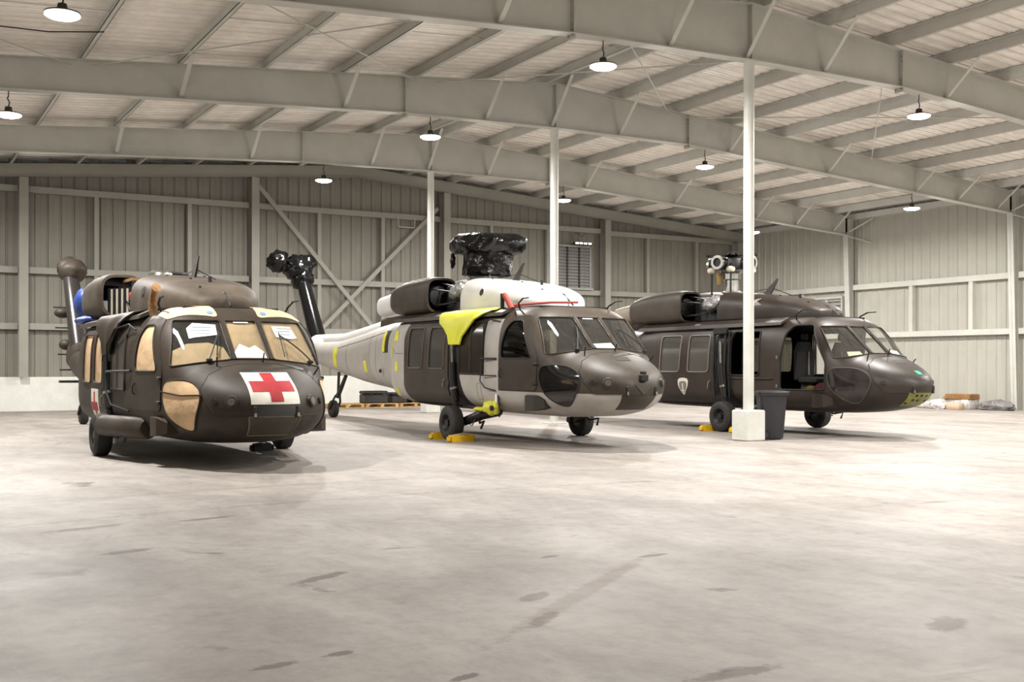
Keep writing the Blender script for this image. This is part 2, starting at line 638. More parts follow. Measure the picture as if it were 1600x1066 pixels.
# back wall: cladding sheets, girts, posts, braces, white dwarf wall
wb = empty('wall_back', (0, Y_END, 0), label='ribbed metal end wall behind the helicopters', kind='structure')
PITCH = 0.385
PW = PITCH * 3
V, Fc = ribbed(PW, 1.0, PITCH)
x = -XW
while x < XW - 0.05:
    zt = min(roof_z(x), roof_z(x + PW)) + 0.25
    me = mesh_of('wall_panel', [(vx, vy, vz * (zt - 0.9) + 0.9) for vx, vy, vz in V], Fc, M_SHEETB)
    inst('wall_panel', me, wb, (x, 0.0, 0))
    x += PW
MB().box((0, -0.12, 0.53), (2 * XW, 0.24, 1.06), bev=0.015).build('dwarf_wall', M_CONC, wb, label='low white concrete wall')
posts = [-17.88, -10.73, -3.58, 3.58, 10.73, 17.6]
for xp in posts:
    zt = roof_z(xp) - 0.38
    b = MB()
    b.box((xp, -0.50, zt / 2 + .53), (0.26, 0.02, zt - 1.06))
    b.box((xp, -0.12, zt / 2 + .53), (0.26, 0.02, zt - 1.06))
    b.box((xp, -0.31, zt / 2 + .53), (0.015, 0.36, zt - 1.06))
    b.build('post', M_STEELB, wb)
for zg in (6.81, 4.33, 2.61):
    for a, c in zip(posts[:-1], posts[1:]):
        if zg > 6 and c > 10.8:
            pass
        b = MB()
        zz = zg if not (zg > 6 and a > 10) else 6.75
        b.box(((a + c) / 2, -0.13, zz - .09), (c - a - .28, 0.2, 0.015))
        b.box(((a + c) / 2, -0.23, zz), (c - a - .28, 0.015, 0.19))
        b.box(((a + c) / 2, -0.13, zz + .09), (c - a - .28, 0.2, 0.015))
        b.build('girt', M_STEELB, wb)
for xs in (-14.5, -8.59, -5.69, -1.23, 1.16, 5.6, 8.1, 12.92, 15.47):
    z1 = 6.72
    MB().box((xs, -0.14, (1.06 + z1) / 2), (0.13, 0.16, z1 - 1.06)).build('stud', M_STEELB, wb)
for (xa, za, xb_, zb_) in ((-3.42, 7.47, 3.1, 0.1), (3.3, 7.2, -3.4, 0.45)):
    d = Vector((xb_ - xa, 0, zb_ - za))
    q = Vector((-d.z, 0, d.x)).normalized() * 0.07
    yy = -0.36 if xa < 0 else -0.30
    b = MB()
    A, B = Vector((xa, yy, za)), Vector((xb_, yy, zb_))
    b.loft([[A - q, A + q, A + q + Vector((0, .05, 0)), A - q + Vector((0, .05, 0))],
            [B - q, B + q, B + q + Vector((0, .05, 0)), B - q + Vector((0, .05, 0))]])
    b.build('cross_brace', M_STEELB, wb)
hp = MB().tube([(1.70, -.3, 6.75), (1.72, -.32, 6.42), (2.34, -.32, 6.42), (2.36, -.3, 6.75)], 0.022, 6)
hp.build('hanging_bracket', M_ROD, wb)

# end-frame rafter on the back wall
eb = MB()
n0 = 12
for half in (-1, 1):
    xs = [0, half * XW]
    top = [(x, roof_z(x)) for x in xs]
    bot = [(x, roof_z(x) - 0.37) for x in xs]
    for y0, y1, zz0, zz1 in ((-0.52, -0.50, 0, 0),):
        eb.loft([[(top[0][0], -.50, top[0][1]), (top[0][0], -.48, top[0][1]), (bot[0][0], -.48, bot[0][1]), (bot[0][0], -.50, bot[0][1])],
                 [(top[1][0], -.50, top[1][1]), (top[1][0], -.48, top[1][1]), (bot[1][0], -.48, bot[1][1]), (bot[1][0], -.50, bot[1][1])]])
    for z_off in (0.0, -0.37):
        eb.loft([[(xs[0], -.56, roof_z(xs[0]) + z_off), (xs[0], -.36, roof_z(xs[0]) + z_off), (xs[0], -.36, roof_z(xs[0]) + z_off + .015), (xs[0], -.56, roof_z(xs[0]) + z_off + .015)],
                 [(xs[1], -.56, roof_z(xs[1]) + z_off), (xs[1], -.36, roof_z(xs[1]) + z_off), (xs[1], -.36, roof_z(xs[1]) + z_off + .015), (xs[1], -.56, roof_z(xs[1]) + z_off + .015)]])
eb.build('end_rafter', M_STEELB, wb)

# right wall
wr = empty('wall_right', (XW, 0, 0), label='ribbed metal side wall on the right with painted girts', kind='structure')
ze = 7.12
V, Fc = ribbed(PW, ze, PITCH)
me = mesh_of('wall_panel', [(-vy, vx, vz) for vx, vy, vz in V], Fc, M_SHEET)
y = Y_END - PW
while y > Y_NEAR - PW:
    inst('wall_panel', me, wr, (0, y, 0))
    y -= PW
bounds = [Y_END - .3] + [f for f in reversed(FRAMES_ALL)] + [Y_NEAR]
for zg in (4.43, 2.59):
    for a, c in zip(bounds[:-1], bounds[1:]):
        b = MB()
        ln = a - c - .02
        b.box((-.13, (a + c) / 2, zg - .09), (.22, ln, .015))
        b.box((-.235, (a + c) / 2, zg), (.015, ln, .19))
        b.box((-.13, (a + c) / 2, zg + .09), (.22, ln, .015))
        b.build('girt', M_STEEL, wr)
for ys in (11.38, 8.84, 4.5, 1.9, 16.9):
    MB().box((-.13, ys, 3.51), (.18, .16, 1.66)).build('stud', M_STEEL, wr)
b = MB()
b.box((-.12, (Y_END + Y_NEAR) / 2, ze + .02), (.22, Y_END - Y_NEAR, .22))
b.build('eave_strut', M_STEEL, wr)
# framed opening in the right wall near the corner
wn = empty('window_2', (XW - .1, 15.45, 3.55), label='small framed louvred opening in the right side wall', kind='structure')
for nm, c, d in (('window_frame', (0, 0, .55), (.14, 1.5, .08)), ('window_frame', (0, -.72, 0), (.14, .07, 1.05)),
                 ('window_frame', (0, .72, 0), (.14, .07, 1.05)), ('mullion', (0, .1, 0), (.1, .05, 1.0))):
    MB().box(c, d).build(nm, M_STEEL, wn)
for k in range(7):
    MB().box((.03, 0, -.45 + k * .15), (.06, 1.4, .10)).build('slat', M_LOUV, wn)

# walls outside the view
for nm, c, d in (('wall_left', (-XW - .05, (Y_END + Y_NEAR) / 2, 3.5), (.1, Y_END - Y_NEAR, 7.0)),
                 ('wall_front', (0, Y_NEAR - .05, 4.3), (2 * XW, .1, 8.6))):
    MB().box(c, d).build(nm, M_SHEET, label='plain metal wall outside the photograph, ' + nm.split('_')[1] + ' side', kind='structure')

# louvred window in the end wall, work light above it
wl = empty('window_1', (9.25, Y_END - .2, 5.3), label='louvred steel window high in the end wall', kind='structure')
for nm, c, d in (('window_frame', (0, 0, .84), (1.75, .12, .07)), ('window_frame', (0, -.06, -.84), (1.75, .2, .07)),
                 ('window_frame', (-.84, 0, 0), (.07, .12, 1.68)), ('window_frame', (.80, 0, 0), (.07, .12, 1.68)),
                 ('mullion', (-.28, -.03, 0), (.05, .08, 1.62)), ('mullion', (.28, -.03, 0), (.05, .08, 1.62))):
    MB().box(c, d).build(nm, M_GEAR if nm == 'mullion' else M_LOUV, wl)
sl = MB()
sl.add([(-.8, -.05, -.06), (.76, -.05, -.06), (.76, .03, .06), (-.8, .03, .06), (-.8, -.04, -.065), (.76, -.04, -.065), (.76, .04, .055), (-.8, .04, .055)],
       [(0, 1, 2, 3), (7, 6, 5, 4), (0, 4, 5, 1), (1, 5, 6, 2), (2, 6, 7, 3), (3, 7, 4, 0)])
slm = sl.mesh('slat', M_LOUV)
for k in range(13):
    inst('slat', slm, wl, (0, 0, -.74 + k * .122))
wk = empty('work_light', (9.55, Y_END - .42, 6.22), label='small strip work light above the louvred window', cat='light')
MB().box((0, 0, 0), (.85, .16, .10), bev=.02).build('housing', M_HOUS, wk)
for k in range(4):
    MB().box((-.3 + k * .2, -.085, .02), (.12, .02, .05)).build('diode', M_LAMP, wk)
MB().tube([(-.35, .05, .05), (-.45, .1, .35), (-.2, .12, .45), (.05, .1, .30), (.2, .1, .45)], .012, 5).build('cable', M_GEAR, wk)

# roof: sheets and purlins
ce = empty('ceiling', (0, 0, 0), label='corrugated metal roof on purlins', kind='structure')
RP = 0.31
RW = RP * 3
V, Fc = ribbed(RW, 1.0, RP, rib=0.065)
PUR_D = 0.24
for half in (-1, 1):
    xe = half * (XW + .1)
    z0, z1 = roof_z(0) + PUR_D + .03, roof_z(xe) + PUR_D + .03
    # vx -> Y, vz -> along slope, vy -> up
    me = mesh_of('roof_panel', [(vz * xe, vx, z0 + (z1 - z0) * vz + vy) for vx, vy, vz in V],
                 Fc if half > 0 else [tuple(reversed(f)) for f in Fc], M_ROOF)
    y = Y_END + .3 - RW
    while y > Y_NEAR - RW:
        inst('roof_panel', me, ce, (0, y, 0))
        y -= RW
PURX = [-16.7, -14.8, -12.95, -11.05, -9.15, -7.35, -5.55, -3.75, -1.95, -0.28, 0.28, 1.95, 3.77, 5.6, 7.45, 9.3, 11.15, 13.0, 14.9, 16.8]
spans = [Y_NEAR] + FRAMES_ALL + [Y_END]
for xp in PURX:
    zb_ = roof_z(xp) + .012
    sgn = -1 if xp < 0 else 1
    for y0, y1 in zip(spans[:-1], spans[1:]):
        b = MB()
        ym, ln = (y0 + y1) / 2, y1 - y0
        b.box((xp, ym, zb_ + PUR_D / 2), (.012, ln, PUR_D))
        b.box((xp + sgn * .04, ym, zb_ + .006), (.09, ln, .012))
        b.box((xp - sgn * .04, ym, zb_ + PUR_D - .006), (.09, ln, .012))
        b.box((xp + sgn * .08, ym, zb_ + .015), (.010, ln, .03))
        b.build('purlin', M_STEEL, ce)

# tie rods between the frames
def rod_obj(a, b, r=0.014):
    MB().rod(a, b, r, n=6).build('tie_rod', M_ROD, ce)
for i in range(len(FRAMES_ALL) - 1):
    ya, yb = FRAMES_ALL[i], FRAMES_ALL[i + 1]
    if i in (2,):
        for xa, xb_ in ((-10.9, -3.8), (-3.3, 3.5), (3.9, 11.0), (-17.4, -11.3)):
            rod_obj((xa, ya + .1, roof_z(xa) - .12), (xb_, yb - .1, roof_z(xb_) - .1))
            rod_obj((xb_, ya + .1, roof_z(xb_) - .12), (xa, yb - .1, roof_z(xa) - .1))
# sag rods between purlins (thin, mid bay)
for yb in [f + BAY * .55 for f in FRAMES_ALL[1:]] :
    for a, c in zip(PURX[:-1], PURX[1:]):
        if c - a > 1 and (PURX.index(a) % 2 == 0):
            MB().rod((a, yb, roof_z(a) + .15), (c, yb, roof_z(c) + .12), .009, n=5).build('sag_rod', M_ROD, ce)
MB().tube([(-14.8, 4.6, 7.22), (-12.95, 4.8, 7.32), (-12.0, 4.75, 7.33), (-11.05, 4.8, 7.48)], .012, 5).build('cable', M_GEAR, ce)

# rigid frames
XS_L, XS_R = -4.07, 4.18
def frame_bottom(x):
    if x <= XS_L: return 7.25 + (x - XS_L) * (7.25 - 6.43) / (XS_L + 17.5) * 0.95
    if x <= 0: return 7.25 + (x - XS_L) / (-XS_L) * 0.09
    if x <= XS_R: return 7.34
    return 7.34 - (x - XS_R) * (7.34 - 6.44) / (17.55 - XS_R)
def roof_frame(y, label):
    fr = empty('roof_frame', (0, y, 0), label=label, cat='beam', group='tapered steel roof frames')
    secs = [(-17.6, XS_L, 'rafter'), (XS_L, 0.0, 'haunch'), (0.0, XS_R, 'haunch'), (XS_R, 17.6, 'rafter')]
    for a, c, nm in secs:
        w = MB()
        def quad(z0a, z0c, z1a, z1c, y0, y1):
            w.loft([[(a, y0, z0a), (a, y1, z0a), (a, y1, z1a), (a, y0, z1a)], [(c, y0, z0c), (c, y1, z0c), (c, y1, z1c), (c, y0, z1c)]])
        quad(frame_bottom(a + 1e-4), frame_bottom(c - 1e-4 if c < 17 else c), roof_z(a), roof_z(c), -.008, .008)
        r = w.build(nm, M_STEEL, fr)
        for z_a, z_c, nm2 in ((roof_z(a), roof_z(c), 'top_flange'), (frame_bottom(a + 1e-4), frame_bottom(c - 1e-4), 'bottom_flange')):
            w = MB()
            dz = -.018 if nm2 == 'bottom_flange' else 0.0
            quad(z_a + dz, z_c + dz, z_a + dz + .018, z_c + dz + .018, -.13, .13)
            w.build(nm2, M_STEEL, r)
    for xs in (XS_L, XS_R):
        zb_, zt = frame_bottom(xs) - .10, roof_z(xs)
        s = MB()
        s.box((xs - .012, 0, (zb_ + zt) / 2), (.02, .22, zt - zb_))
        s.box((xs + .012, 0, (zb_ + zt) / 2), (.02, .22, zt - zb_))
        so = s.build('splice_plate', M_STEEL, fr)
        bl = MB()
        for z in (zb_ + .06, zb_ + .16, zb_ + .25, zt - .12, zt - .22):
            for yy in (-.075, .075):
                bl.rod((xs - .04, yy, z), (xs + .04, yy, z), .016, n=6)
        bl.build('bolt_set', M_ALU, so)
    MB().box((0.0, -.055, (7.34 + ZR) / 2), (.014, .09, ZR - 7.36)).build('stiffener', M_STEEL, fr)
    for xb_ in (-16.7, -12.95, -9.15, -5.55, -1.95, -0.1, 1.95, 5.6, 9.3, 13.0, 14.9, 16.8):
        p0 = Vector((xb_, -.06, frame_bottom(xb_) + .03))
        p1 = Vector((xb_ + .02, -.95, roof_z(xb_) + .05))
        u = (p1 - p0).normalized()
        q = Vector((.045, 0, 0))
        v = u.cross(Vector((1, 0, 0))).normalized() * .004
        br = MB()
        br.loft([[p0 - q - v, p0 + q - v, p0 + q + v, p0 - q + v], [p1 - q - v, p1 + q - v, p1 + q + v, p1 - q + v]])
        w_ = u.cross(Vector((1, 0, 0))).normalized() * .03
        br.loft([[p0 + q, p0 + q - Vector((.006, 0, 0)), p0 + q - Vector((.006, 0, 0)) + w_ * 2, p0 + q + w_ * 2],
                 [p1 + q, p1 + q - Vector((.006, 0, 0)), p1 + q - Vector((.006, 0, 0)) + w_ * 2, p1 + q + w_ * 2]])
        br.build('fly_brace', M_STEEL, fr)
    # tapered wall columns
    for sg in (-1, 1):
        c = MB()
        kx, bx = sg * 17.5, sg * 17.86
        zk = 6.44
        kz = roof_z(kx)
        x2 = sg * (XW - .26)
        c.loft([[(kx, -.008, zk), (x2, -.008, zk), (x2, .008, zk), (kx, .008, zk)], [(bx - sg * .12, -.008, 0), (x2, -.008, 0), (x2, .008, 0), (bx - sg * .12, .008, 0)]])
        c.loft([[(kx, -.11, zk), (kx + sg * .018, -.11, zk), (kx + sg * .018, .11, zk), (kx, .11, zk)],
                [(bx - sg * .12, -.11, 0), (bx - sg * .10, -.11, 0), (bx - sg * .10, .11, 0), (bx - sg * .12, .11, 0)]])
        c.loft([[(x2, -.11, kz), (x2 + sg * .018, -.11, kz), (x2 + sg * .018, .11, kz), (x2, .11, kz)],
                [(x2, -.11, 0), (x2 + sg * .018, -.11, 0), (x2 + sg * .018, .11, 0), (x2, .11, 0)]])
        c.loft([[(kx, -.008, zk), (x2, -.008, zk), (x2, .008, zk), (kx, .008, zk)], [(kx, -.008, kz - .05), (x2, -.008, kz - .05), (x2, .008, kz - .05), (kx, .008, kz - .05)]])
        c.build('wall_column', M_STEEL, fr)
        kb = MB()
        kb.rod((kx, -.05, zk + .05), (sg * (XW - .15), -1.0, zk + .55), .03, n=6)
        kb.rod((kx, -.05, zk - .05), (sg * (XW - .15), -.9, zk - .35), .02, n=6)
        kb.build('knee_brace', M_STEEL, fr)
    return fr
labels = ['roof beam frame behind the photographer, second back', 'roof beam frame behind the photographer, just overhead',
          'nearest tapered steel roof beam, carried by the column with the concrete block',
          'middle tapered steel roof beam, second from the photographer',
          'farthest free-standing roof beam, just in front of the end wall']
for y, lb in zip(FRAMES_ALL, labels):
    roof_frame(y, lb)

# interior columns under the ridge
M_COLW = mat('column_white', (206, 206, 198), 0.45, var=0.06, vscale=1.5)
for k, (y, lb) in enumerate(zip(FRAMES, ['white pipe column on a square concrete block beside the bin',
                                         'white pipe column on a base plate behind the middle helicopter',
                                         'far white pipe column on a low concrete block'])):
    c = empty('support_column', (0, y, 0), label=lb, cat='column', group='pipe columns under the ridge')
    zb_ = .59 if k != 1 else .02
    MB().rod((0, 0, zb_), (0, 0, 7.33), .103, n=28).build('pipe', M_COLW, c, smooth=40)
    MB().box((0, 0, 7.325), (.28, .2, .02)).build('cap_plate', M_STEEL, c)
    if k == 1:
        MB().box((0, 0, .012), (.42, .42, .024)).build('base_plate', M_COLW, c)
    else:
        MB().box((0, 0, .295), (.46, .46, .59), bev=.02).build('concrete_block', M_CONC, c)

# high-bay lamps
lb_ = MB()
lb_.lathe([(.0, .22), (.012, .245), (.03, .24), (.05, .11), (.065, .075), (.15, .06), (.16, .02)], n=28)
LAMP_H = lb_.mesh('housing', M_HOUS, 40)
ll = MB()
ll.lathe([(-.055, .01), (-.052, .12), (-.035, .20), (-.012, .235), (0.004, .235)], n=28)
LAMP_L = ll.mesh('lens', M_LAMP, 50)
hk = MB()
hk.tube([(0, 0, .15), (.02, 0, .24), (0, 0, .28), (-.02, 0, .32), (0, 0, .36)], .012, 6)
hk.rod((0, 0, .34), (0, 0, .46), .01, n=6)
LAMP_K = hk.mesh('hook', M_GEAR, 60)
def lamp(x, y, label, group):
    z = frame_bottom(x) - .50
    t = empty('high_bay_lamp', (x, y - .02, z), label=label, cat='lamp', group=group)
    inst('hook', LAMP_K, t)
    h = inst('housing', LAMP_H, t)
    inst('lens', LAMP_L, t)
    ld = bpy.data.lights.new('lamp_light', 'AREA')        # the lens shines down
    ld.shape = 'DISK'
    ld.size = .38
    ld.energy = LAMP_W
    ld.color = LAMP_COL
    lo = bpy.data.objects.new('lamp_light', ld)
    link(lo, t)
    lo.location = (0, 0, -.065)
    ls = bpy.data.lights.new('lamp_fill', 'POINT')       # added point fill under the lens, lifts ceiling and walls
    ls.shadow_soft_size = .05
    ls.energy = LAMP_W * LAMP_FILL
    ls.color = LAMP_COL
    so = bpy.data.objects.new('lamp_fill', ls)
    link(so, t)
    so.location = (0, 0, -.15)
rows = ['nearest', 'middle', 'farthest']
cols_ = [(-12.42, 'far left'), (-3.42, 'left of the column row'), (4.76, 'right of the column row'), (12.85, 'above the right-hand helicopter side')]
for k, y in enumerate(FRAMES):
    for x, nm in cols_:
        lamp(x, y, 'round high-bay lamp on the %s roof beam, %s' % (rows[k], nm), 'high-bay lamps in view')
for y in FRAMES_ALL[:2]:
    for x, nm in cols_[1:]:
        lamp(x, y, 'round high-bay lamp behind the photographer, outside the picture', 'high-bay lamps outside the picture')

# ------------------------------------------------------------------ helicopters
# local axes of a helicopter: x = s (aft from the nose), y = t (starboard), z up
BODY = table([  # s, half width, z of max width, top, bottom, upper exponent, lower exponent
    (-.03, .02, 1.02, 1.05, .99, 2.0, 2.0), (-.015, .16, 1.02, 1.13, .92, 2.1, 2.1), (.04, .30, 1.02, 1.20, .85, 2.2, 2.2),
    (.12, .43, 1.02, 1.27, .78, 2.3, 2.3), (.215, .555, 1.02, 1.33, .72, 2.4, 2.3), (.374, .735, 1.03, 1.41, .64, 2.45, 2.4),
    (.575, .885, 1.04, 1.51, .58, 2.5, 2.4), (.80, .985, 1.05, 1.60, .54, 2.6, 2.5), (1.03, 1.07, 1.05, 1.685, .51, 2.9, 2.6),
    (1.10, 1.092, 1.05, 1.745, .505, 3.1, 2.65), (1.32, 1.155, 1.05, 1.945, .49, 3.5, 2.8), (1.50, 1.195, 1.05, 2.105, .48, 3.7, 2.9),
    (1.68, 1.228, 1.05, 2.265, .475, 4.0, 3.0), (1.80, 1.245, 1.05, 2.36, .47, 4.2, 3.0), (1.95, 1.262, 1.06, 2.44, .47, 4.2, 3.1),
    (2.15, 1.28, 1.08, 2.485, .47, 4.3, 3.2), (2.57, 1.308, 1.10, 2.49, .47, 4.6, 3.3), (3.1, 1.325, 1.12, 2.46, .47, 5.2, 3.4),
    (4.5, 1.335, 1.15, 2.44, .47, 5.6, 3.5), (6.3, 1.335, 1.15, 2.44, .48, 5.6, 3.5), (7.0, 1.31, 1.15, 2.43, .50, 5.0, 3.5),
    (7.35, 1.26, 1.17, 2.38, .54, 4.5, 3.3), (7.5, 1.19, 1.2, 2.30, .60, 4.0, 3.0)])
TAIL = table([(7.3, 1.10, 1.5, 2.36, .62, 3.6, 2.8), (8.3, .98, 1.52, 2.38, .66, 3.2, 2.6), (9.7, .78, 1.52, 2.32, .75, 2.8, 2.4),
              (11.5, .54, 1.5, 2.14, .86, 2.5, 2.3), (12.5, .46, 1.5, 2.04, .96, 2.4, 2.2), (13.7, .40, 1.52, 1.95, 1.10, 2.3, 2.2),
              (15.0, .33, 1.58, 1.95, 1.25, 2.3, 2.2), (16.2, .22, 1.68, 1.95, 1.42, 2.2, 2.2), (16.8, .10, 1.75, 1.9, 1.6, 2.2, 2.2)])
def tail_t(s):
    return -.03 * max(0.0, s - 8.0)
COWL = table([(2.26, .06, 2.50, 2.56, 2.47, 2.2, 6.), (2.28, .26, 2.50, 2.62, 2.47, 2.6, 6.), (2.40, .45, 2.50, 2.70, 2.47, 3.0, 6.), (2.75, .65, 2.50, 2.83, 2.47, 3.5, 6.),
              (3.3, .79, 2.50, 2.95, 2.47, 3.9, 6.), (4.3, .87, 2.50, 3.09, 2.47, 4.0, 6.), (4.9, .87, 2.50, 3.15, 2.47, 4.0, 6.)])
SPINE = table([(4.75, .46, 2.5, 3.13, 2.40, 3.0, 6.), (6.0, .48, 2.5, 3.20, 2.40, 3.0, 6.), (7.2, .46, 2.5, 3.08, 2.35, 2.8, 6.),
               (8.3, .42, 2.5, 2.88, 2.3, 2.6, 6.), (9.3, .34, 2.45, 2.66, 2.2, 2.4, 6.), (10.2, .26, 2.35, 2.50, 2.1, 2.3, 6.)])
NAC = table([(5.85, .36, 2.83, 3.19, 2.45, 3.4, 3.4), (6.0, .39, 2.82, 3.21, 2.43, 3.4, 3.4), (6.6, .405, 2.81, 3.20, 2.41, 3.4, 3.4),
             (7.2, .40, 2.79, 3.15, 2.42, 3.4, 3.4), (7.55, .37, 2.77, 3.08, 2.45, 3.4, 3.4), (7.75, .32, 2.76, 3.02, 2.50, 3.2, 3.2)])

def srange(a, b, n, dense=None):
    out = [a + (b - a) * i / n for i in range(n + 1)]
    return sorted(set(out + (dense or [])))

def body_loft(tab, stations, n=72, t0=0.0, shrink=0.0):
    rings = []
    for s in stations:
        w, zc, zt, zb, nu, nl = tab(s)
        k = shrink
        t0_ = t0 + (tail_t(s) if tab is TAIL else 0.0)
        rings.append(sec(s, max(w - k, .01), zc, max(zt - k, zc + .005), min(zb + k, zc - .005), nu, nl, n, t0_))
    return rings

WS_R = rr([(.30, 2.262), (.952, 2.255), (1.105, 1.585), (.80, 1.635), (.30, 1.69)], .05)
WS_L = [(-t, z) for t, z in reversed(WS_R)]
WS_C = rr([(-.235, 2.262), (.235, 2.262), (.245, 1.695), (-.245, 1.695)], .03)
DOOR = rr([(1.47, .96), (2.57, .95), (2.56, 1.6), (2.47, 2.10), (2.33, 2.28), (1.90, 2.285), (1.62, 1.78), (1.46, 1.5)], .07)
DWIN = rr([(1.60, 1.52), (2.49, 1.52), (2.49, 1.75), (2.40, 2.06), (2.28, 2.19), (1.99, 2.19)], .08)
GUN = rr([(3.14, 1.24), (4.01, 1.24), (4.00, 2.0), (3.92, 2.18), (3.14, 2.18)], .06)
GUN_A = rr([(3.12, 1.22), (3.60, 1.22), (3.60, 2.20), (3.12, 2.20)], .04)
GUN_B = rr([(3.62, 1.22), (4.04, 1.22), (4.03, 2.0), (3.95, 2.20), (3.62, 2.20)], .04)
SDOOR = rr([(4.22, .66), (4.5, .62), (6.40, .62), (6.52, .9), (6.52, 1.95), (6.40, 2.2), (4.50, 2.2), (4.5, 1.1)], .08)
SWIN_F = rr([(4.68, 1.30), (5.36, 1.30), (5.29, 2.12), (4.61, 2.12)], .08)
SWIN_A = rr([(5.65, 1.30), (6.33, 1.30), (6.26, 2.12), (5.56, 2.12)], .08)
CHIN = chaikin([(.74, 1.33), (.92, 1.39), (1.18, 1.41), (1.38, 1.38), (1.42, 1.18), (1.33, .97), (1.14, .79), (.97, .70), (.82, .735), (.65, .90), (.565, 1.10), (.60, 1.24)], 2)
HATCH = [(-.85, 1.30), (-.72, 1.47), (-.50, 1.575), (-.28, 1.62), (.28, 1.62), (.50, 1.575), (.72, 1.47), (.85, 1.30), (.84, 1.12), (.72, .93), (-.72, .93), (-.84, 1.12)]
LOWPANEL = rr([(-.36, .925), (.36, .925), (.30, .66), (-.30, .66)], .02)

def paint_h2():
    """two-tone paint: olive over light grey, by place on the airframe"""
    m = bpy.data.materials.new('paint_two_tone')
    m.use_nodes = True
    nt = m.node_tree
    b = nt.nodes['Principled BSDF']
    tc = nd(nt, 'ShaderNodeTexCoord')
    sp = nd(nt, 'ShaderNodeSeparateXYZ')
    nt.links.new(tc.outputs['Object'], sp.inputs[0])
    def cmp(i, op, v):
        n = nd(nt, 'ShaderNodeMath', operation=op)
        nt.links.new(sp.outputs[i], n.inputs[0])
        n.inputs[1].default_value = v
        return n.outputs[0]
    def comb(op, a, c):
        n = nd(nt, 'ShaderNodeMath', operation=op)
        nt.links.new(a, n.inputs[0])
        nt.links.new(c, n.inputs[1])
        return n.outputs[0]
    A = comb('MULTIPLY', cmp(0, 'GREATER_THAN', 6.45), cmp(2, 'LESS_THAN', 2.33))
    B = comb('MULTIPLY', cmp(0, 'LESS_THAN', 2.6), cmp(2, 'LESS_THAN', .93))
    C = comb('MULTIPLY', comb('MULTIPLY', cmp(0, 'GREATER_THAN', 2.59), cmp(0, 'LESS_THAN', 4.2)), cmp(2, 'LESS_THAN', 1.2))
    D = comb('MULTIPLY', comb('MULTIPLY', cmp(0, 'GREATER_THAN', 2.59), cmp(0, 'LESS_THAN', 3.1)), cmp(2, 'LESS_THAN', 2.24))
    fac = comb('MAXIMUM', comb('MAXIMUM', A, B), comb('MAXIMUM', C, D))
    nz = nd(nt, 'ShaderNodeTexNoise')
    nz.inputs['Scale'].default_value = 2.6
    nz.inputs['Detail'].default_value = 6
    nt.links.new(tc.outputs['Object'], nz.inputs['Vector'])
    r1 = nd(nt, 'ShaderNodeValToRGB')
    r2 = nd(nt, 'ShaderNodeValToRGB')
    for r, c0, c1 in ((r1, (50, 43, 36), (72, 63, 53)), (r2, (158, 153, 147), (178, 173, 167))):
        r.color_ramp.elements[0].position = .3
        r.color_ramp.elements[1].position = .72
        r.color_ramp.elements[0].color = lin(c0) + (1,)
        r.color_ramp.elements[1].color = lin(c1) + (1,)
        nt.links.new(nz.outputs['Fac'], r.inputs['Fac'])
    mx = nd(nt, 'ShaderNodeMix', data_type='RGBA')
    nt.links.new(fac, mx.inputs[0])
    nt.links.new(r1.outputs[0], mx.inputs[6])
    nt.links.new(r2.outputs[0], mx.inputs[7])
    nt.links.new(mx.outputs[2], b.inputs['Base Color'])
    b.inputs['Roughness'].default_value = .5
    b.inputs['Specular IOR Level'].default_value = .32
    return m

OLIVE1 = mat('olive_paint_worn', (58, 50, 42), 0.55, spec=0.28, var=0.22, vscale=2.4)
OLIVE1C = mat('olive_paint_faded', (82, 73, 63), 0.62, spec=0.28, var=0.22, vscale=2.0)
OLIVE2 = mat('olive_paint', (62, 54, 45), 0.5, spec=0.32, var=0.2, vscale=2.6)
OLIVE3 = mat('dark_olive_paint', (52, 44, 38), 0.45, spec=0.32, var=0.2, vscale=2.2)
GREY2 = mat('grey_primer', (164, 159, 153), 0.5, var=0.06, vscale=2.2)
WHITE2 = mat('white_primer', (214, 212, 210), 0.42, var=0.04, vscale=2.0)
SEAM = mat('seam', (34, 31, 28), 0.7)
SEAMG = mat('seam_grey', (120, 116, 110), 0.7)
M_LTG = mat('lamp_glass_dull', (96, 88, 80), 0.35, var=0.2, vscale=12)
M_ZINC = mat('zinc_chromate', (128, 128, 62), 0.6, var=0.15, vscale=6)
M_GTAPE = mat('green_tape', (30, 190, 140), 0.6)
M_REDTAPE = mat('red_strap', (150, 60, 50), 0.7)
M_SEAT = mat('seat_cloth', (26, 25, 24), 0.8)
M_PANELG = mat('panel_grey_dark', (52, 50, 48), 0.6)

